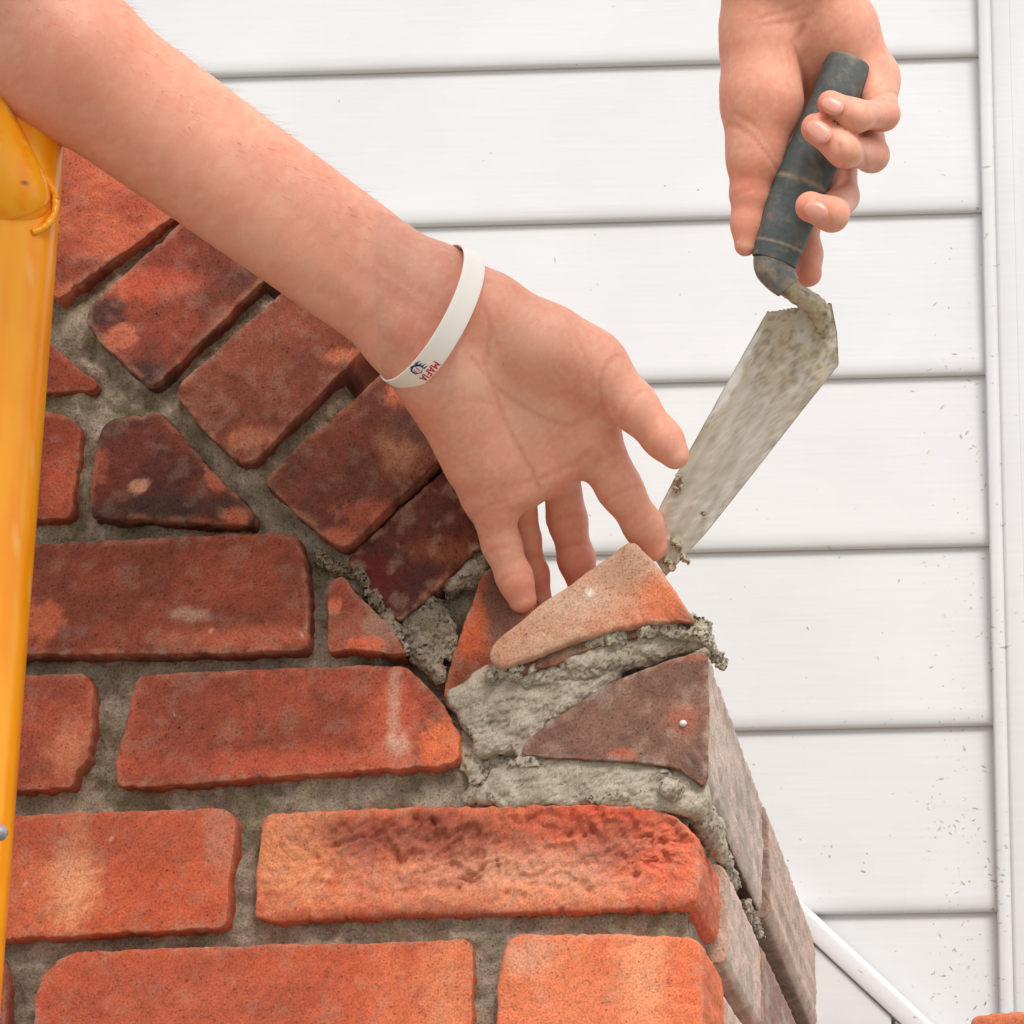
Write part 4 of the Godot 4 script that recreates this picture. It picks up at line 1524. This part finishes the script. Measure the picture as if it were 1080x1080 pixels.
func arm_hair(o: Node3D, out: Array, first: int, last: int) -> void:
	# fine short hairs on the forearms, lying towards the hand
	var st := start()
	for k in 3:
		var a := TAU * k / 3.0
		var b := TAU * (k + 1) / 3.0
		var w := 0.00005
		face(st, [Vector3(cos(a) * w, 0, sin(a) * w), Vector3(cos(b) * w, 0, sin(b) * w), Vector3(0.0012, 0.5, 0)])
		face(st, [Vector3(cos(b) * w, 0, sin(b) * w), Vector3(cos(a) * w, 0, sin(a) * w), Vector3(0.0012, 0.5, 0)])
	var strand := st.commit()
	var rng := RandomNumberGenerator.new()
	rng.seed = 9
	var verts: PackedVector3Array = out[0]
	var norms: PackedVector3Array = out[1]
	var lo := at(40, 300, 0.1).x
	var hi := at(398, 300, 0.09).x
	var place: Array[Transform3D] = []
	for t in 60000:
		if place.size() > 900:
			break
		var i := rng.randi_range(first, last - 1)
		var p := verts[i]
		if p.x < lo or p.x > hi or p.y < -0.02 or p.z < 0.04 or norms[i].y < 0.1 - 0.5 * rng.randf():
			continue
		var n := norms[i]
		var along := Vector3(0.8, -0.55, -0.2) + Vector3(rng.randfn(0, 0.2), rng.randfn(0, 0.2), rng.randfn(0, 0.2))
		var d := (along - n * along.dot(n)).normalized() * 0.85 + n * rng.randf_range(0.35, 0.7)
		d = d.normalized()
		var len := rng.randf_range(0.006, 0.013)
		var x := d.cross(n).normalized()
		place.append(Transform3D(Basis(x, d * len * 2.0, x.cross(d)), p - n * 0.0002))
	var mm := MultiMesh.new()
	mm.transform_format = MultiMesh.TRANSFORM_3D
	mm.mesh = strand
	mm.instance_count = place.size()
	for i in place.size():
		mm.set_instance_transform(i, place[i].translated(-o.position))
	var node := MultiMeshInstance3D.new()
	node.name = numbered("arm_hair", o)
	node.multimesh = mm
	node.material_override = M.hair
	node.set_meta("kind", "stuff")
	o.add_child(node, true)


func band_point(c: Vector3, u: Vector3, v: Vector3, w: Vector3, a: float, b: float, th: float, s: float, out: float) -> Vector3:
	return c + u * cos(th) * (a + out) + v * sin(th) * (b + out) + w * s


func build_person() -> void:
	var o := thing("person", "person with bare forearms and a white wristband setting a brick with a trowel", "person", at(430, -500, 0.3))
	# skin tone: redder fingertips, knuckle folds and heel of the hand, paler palm
	var blush := lin(226, 134, 112)
	for q in [[700, 470, .04, 26], [680, 560, -.01, 26], [545, 615, 0, 26], [527, 580, 0, 16], [575, 600, -.03, 24], [608, 590, -.03, 24], [516, 540, .02, 18], [640, 405, .05, 30], [655, 520, .01, 20], [600, 500, .02, 26], [440, 440, .07, 34], [430, 350, .1, 26], [640, 380, .05, 30]]:
		spot(q[0], q[1], q[2], q[3], blush, 0.55)
	for q in [[560, 370, .08, 36], [545, 440, .05, 40], [500, 400, .08, 30]]:
		spot(q[0], q[1], q[2], q[3], lin(242, 196, 172), 0.5)
	for q in [[865, 112, .09, 20], [855, 138, .09, 22], [850, 222, .08, 20], [852, 285, .03, 26], [787, 235, .05, 30], [928, 135, .06, 26], [905, 180, .06, 22], [770, 60, .06, 30], [880, 5, .06, 30], [790, 190, .06, 26]]:
		spot(q[0], q[1], q[2], q[3], blush, 0.55)
	spot(160, 80, .2, 110, lin(224, 150, 122), 0.5)
	spot(40, 110, .2, 100, lin(212, 130, 102), 0.5)
	# lines of the left palm and its finger joints
	var cw := 0.0015
	crease([[524, 362], [516, 396], [530, 440], [552, 478], [560, 500]], 0.07, 0.0011, cw)
	crease([[632, 432], [600, 448], [570, 442], [530, 424], [505, 400]], 0.05, 0.0010, cw)
	crease([[556, 512], [572, 506], [600, 494], [625, 480]], 0.03, 0.0009, cw)
	crease([[492, 432], [506, 428], [520, 426]], 0.07, 0.0005, cw)
	crease([[497, 543], [515, 538], [534, 530]], 0.03, 0.0009, cw)
	crease([[506, 580], [528, 574], [548, 572]], 0.02, 0.0006, cw)
	crease([[522, 612], [540, 603], [558, 600]], 0.01, 0.0006, cw)
	crease([[540, 548], [556, 544], [568, 540]], 0.01, 0.0006, cw)
	crease([[552, 592], [566, 586], [578, 582]], -0.02, 0.0006, cw)
	crease([[572, 552], [592, 548], [614, 544]], -0.01, 0.0006, cw)
	crease([[580, 580], [600, 576], [620, 572]], -0.02, 0.0006, cw)
	crease([[632, 526], [652, 518], [674, 508]], 0.02, 0.0007, cw)
	crease([[628, 490], [640, 480], [658, 472]], 0.03, 0.0007, cw)
	crease([[634, 424], [632, 408], [642, 388], [652, 376]], 0.065, 0.0010, cw)
	crease([[656, 444], [668, 428], [682, 416]], 0.05, 0.0007, cw)
	crease([[610, 360], [618, 380], [622, 400]], 0.08, 0.0005, cw)
	crease([[600, 362], [606, 384], [608, 408]], 0.08, 0.0004, cw)
	crease([[498, 306], [492, 340], [470, 376], [450, 396]], 0.1, 0.0006, cw)
	crease([[512, 330], [524, 362]], 0.09, 0.0008, cw)
	# tendons and folds at the left wrist, as shallow troughs
	crease([[360, 268], [410, 292], [448, 318]], 0.13, 0.0009, 0.004)
	crease([[330, 290], [380, 322], [420, 352]], 0.13, 0.0007, 0.004)
	crease([[384, 258], [424, 282], [458, 308]], 0.13, 0.0006, 0.0035)
	crease([[262, 160], [300, 196], [350, 236]], 0.16, 0.0005, 0.008)
	# right hand
	crease([[846, 22], [836, 40], [846, 60], [850, 90], [842, 130]], 0.08, 0.0014, 0.0016)
	crease([[806, 22], [830, 14], [856, 2]], 0.09, 0.0008, cw)
	crease([[800, 16], [826, 6], [846, -6]], 0.09, 0.0007, cw)
	crease([[768, 128], [790, 142], [816, 168]], 0.07, 0.0007, cw)
	crease([[774, 120], [800, 138], [818, 160]], 0.07, 0.0005, cw)
	crease([[770, 206], [790, 200], [808, 196]], 0.06, 0.0003, cw)
	crease([[912, 108], [930, 98], [946, 90]], 0.06, 0.0009, cw)
	crease([[908, 114], [928, 106], [946, 104]], 0.065, 0.0007, cw)
	crease([[896, 118], [904, 134]], 0.1, 0.0005, cw)
	crease([[884, 144], [890, 172]], 0.1, 0.0009, cw)
	crease([[906, 146], [916, 168]], 0.08, 0.0008, cw)
	crease([[872, 216], [878, 240]], 0.09, 0.0005, cw)
	var out := fresh_out()
	var lf := left_arm()
	var rf := right_arm()
	# hands on a fine grid, forearms on a coarser one that meets them at the wristband and at the wrist
	var seam := at(404, 330, 0.085).x
	net(lf, Vector3(seam, at(408, 655, 0.06).y - 0.02, -0.06), Vector3(at(734, 500, 0.0).x, at(500, 262, 0.08).y, 0.115), 0.0018, skin_tint, skin_shape, out)
	net(rf, Vector3(at(752, 0, 0.1).x, at(800, 340, 0.0).y, -0.03), Vector3(at(958, 0, 0.0).x, at(800, -40, 0.08).y, 0.112), 0.0018, skin_tint, skin_shape, out)
	var before: int = out[0].size()
	net(lf, Vector3(at(-230, 0, 0.2).x, at(400, 425, 0.08).y, 0.03), Vector3(seam + 0.012, at(0, -190, 0.2).y, 0.26), 0.0042, skin_tint, skin_shape, out)
	var after: int = out[0].size()
	# upper arms and shoulders, above the picture
	var up := Field.new()
	up.kb = 0.04
	var el := at(812, -560, 0.17)
	var sh_l := at(60, -800, 0.52)
	var sh_r := at(600, -860, 0.56)
	up.chain([J(800, -18, 0.075, 35), J(788, -200, 0.11, 44), J(790, -420, 0.13, 54), [el, 0.038]])
	up.chain([J(847, -18, 0.07, 33), J(852, -200, 0.11, 42), J(850, -420, 0.13, 54), [el, 0.038]])
	up.chain([[el, 0.042], [sh_r, 0.058], [sh_l, 0.058], [at(-92, -42, 0.195), 0.046]])
	net(up, Vector3(at(-300, 0, 0.2).x, at(800, 2, 0.08).y, 0.0), Vector3(at(960, 0, 0.1).x, at(300, -1100, 0.47).y, 0.7), 0.008, skin_tint, as_is, out)
	part("body", out_mesh(out), M.skin, o)
	arm_hair(o, out, before, after)
	# nails of the right hand, and the edge of each thumbnail
	var toward := cam_pos - at(860, 160, 0.09)
	nail(o, J(878, 110.5, 0.0945, 0)[0] + Vector3(0, 0, 0.0005), at(872, 107, 0.09) - at(900, 121, 0.09), toward + Vector3(0.1, 0.5, 0), 0.0125, 0.0105, 0.0078)
	nail(o, at(863, 138, 0.0925), at(858, 134, 0.09) - at(890, 158, 0.09), toward + Vector3(-0.1, 0.35, 0), 0.015, 0.0125, 0.0095)
	nail(o, at(860, 223.5, 0.0855), at(852, 217, 0.08) - at(879, 227, 0.08), toward + Vector3(0.0, -0.25, 0), 0.0135, 0.0112, 0.009)
	nail(o, at(776.5, 252, 0.047), at(784, 262, 0.045) - at(788, 236, 0.045), Vector3(-1.0, 0.0, 0.15), 0.011, 0.009, 0.0065)
	nail(o, at(719, 471, 0.0385), at(714, 484, 0.038) - at(700, 462, 0.038), Vector3(0.8, 0.62, -0.25), 0.012, 0.010, 0.0085)
	build_band(o)


func build_band(o: Node3D) -> void:
	var top := at(489, 264, 0.084)
	var low := at(421, 406, 0.084)
	var c := (top + low) / 2.0 + Vector3(0, 0, -0.001)
	var u := (top - low).normalized()
	var hand := (at(520, 400, 0.06) - at(400, 300, 0.09)).normalized()
	hand = (hand - u * hand.dot(u)).normalized()
	var v := u.cross(hand).normalized()
	if v.z < 0.0:
		v = -v
	v = (v + hand * 0.26).normalized()
	var w := u.cross(v).normalized()
	if w.dot(hand) < 0.0:
		w = -w
	var a := (top - low).length() / 2.0
	var b := 0.034
	var half := 0.0066
	var th := 0.0011
	var seg := 120
	var prof := [[-half, 0.0], [-half, th * 0.6], [-half + 0.0004, th], [-half * 0.5, th], [0.0, th], [half * 0.5, th], [half - 0.0004, th], [half, th * 0.6], [half, 0.0], [half * 0.5, -th * 0.4], [0.0, -th * 0.4], [-half * 0.5, -th * 0.4], [-half, 0.0]]
	var pv := PackedVector3Array()
	for q in prof:
		for k in seg + 1:
			pv.append(band_point(c, u, v, w, a, b, TAU * k / seg, q[0], q[1]))
	var band := part("wristband", build(pv, grid_index(prof.size(), seg + 1, true)), M.band, o)
	# printing: red capitals that run along the band, and a blue and red flame emblem
	var red := lin(214, 44, 50)
	var blue := lin(52, 66, 130)
	var ink := [PackedVector3Array(), PackedColorArray(), PackedInt32Array()]
	var t0 := PI * 0.80
	var fill := func(poly: Array, col: Color, rise: float):
		var base: int = ink[0].size()
		for q in poly:
			ink[0].append(band_point(c, u, v, w, a, b, t0 + q[0] / a, q[1], th + rise))
			ink[1].append(Color(col.r, col.g, col.b))
		for k in range(1, poly.size() - 1):
			ink[2].append_array([base, base + k, base + k + 1])
	var mm := 0.0013
	var stroke := func(x0: float, y0: float, x1: float, y1: float, t: float, col: Color, ox: float):
		var d := Vector2(x1 - x0, y1 - y0).normalized()
		var n := Vector2(-d.y, d.x) * t * 0.5
		var poly := []
		for q in [Vector2(x0, y0) + n, Vector2(x1, y1) + n, Vector2(x1, y1) - n, Vector2(x0, y0) - n]:
			poly.append([(q.x + ox) * mm, q.y * mm])
		fill.call(poly, col, 0.00016)
	# letters: x across the band is the text's height (towards the hand), y runs along it
	var letters := {"M": [[0, 0, 0, 3.2], [2.2, 0, 2.2, 3.2], [0, 3.2, 1.1, 1.2], [1.1, 1.2, 2.2, 3.2]], "A": [[0, 0, 1, 3.2], [1, 3.2, 2, 0], [0.4, 1.1, 1.6, 1.1]], "F": [[0, 0, 0, 3.2], [0, 3.0, 1.6, 3.0], [0, 1.7, 1.3, 1.7]], "I": [[0, 0, 0, 3.2]]}
	var pen := -7.5
	for ch in ["M", "A", "F", "I", "A"]:
		var wide := 0.0
		for s in letters[ch]:
			stroke.call(pen + s[0], 1.2 + s[1], pen + s[2], 1.2 + s[3], 0.62, red, 0.0)
			wide = maxf(wide, maxf(s[0], s[2]))
		pen += wide + 0.75
	# emblem: a blue head with flame-like points and a red striped middle
	fill.call([[-3.2 * mm, -1.0 * mm], [-2.4 * mm, -3.8 * mm], [0.6 * mm, -4.9 * mm], [2.8 * mm, -3.2 * mm], [2.9 * mm, -0.8 * mm], [0.2 * mm, 0.6 * mm]], blue, 0.00008)
	for k in 4:
		var y := -4.6 + k * 1.25
		fill.call([[-2.0 * mm, y * mm], [-2.0 * mm, (y + 1.1) * mm], [(-4.9 + 0.4 * (k % 2)) * mm, (y + 1.3) * mm]], blue, 0.0001)
	for k in 3:
		stroke.call(-0.6 + k * 0.9, -2.9, -0.2 + k * 0.9, -0.7, 0.5, lin(214, 60, 70) if k != 1 else lin(230, 220, 222), 0.0)
	part("printing", build(ink[0], ink[2], ink[1]), M.ink, band)
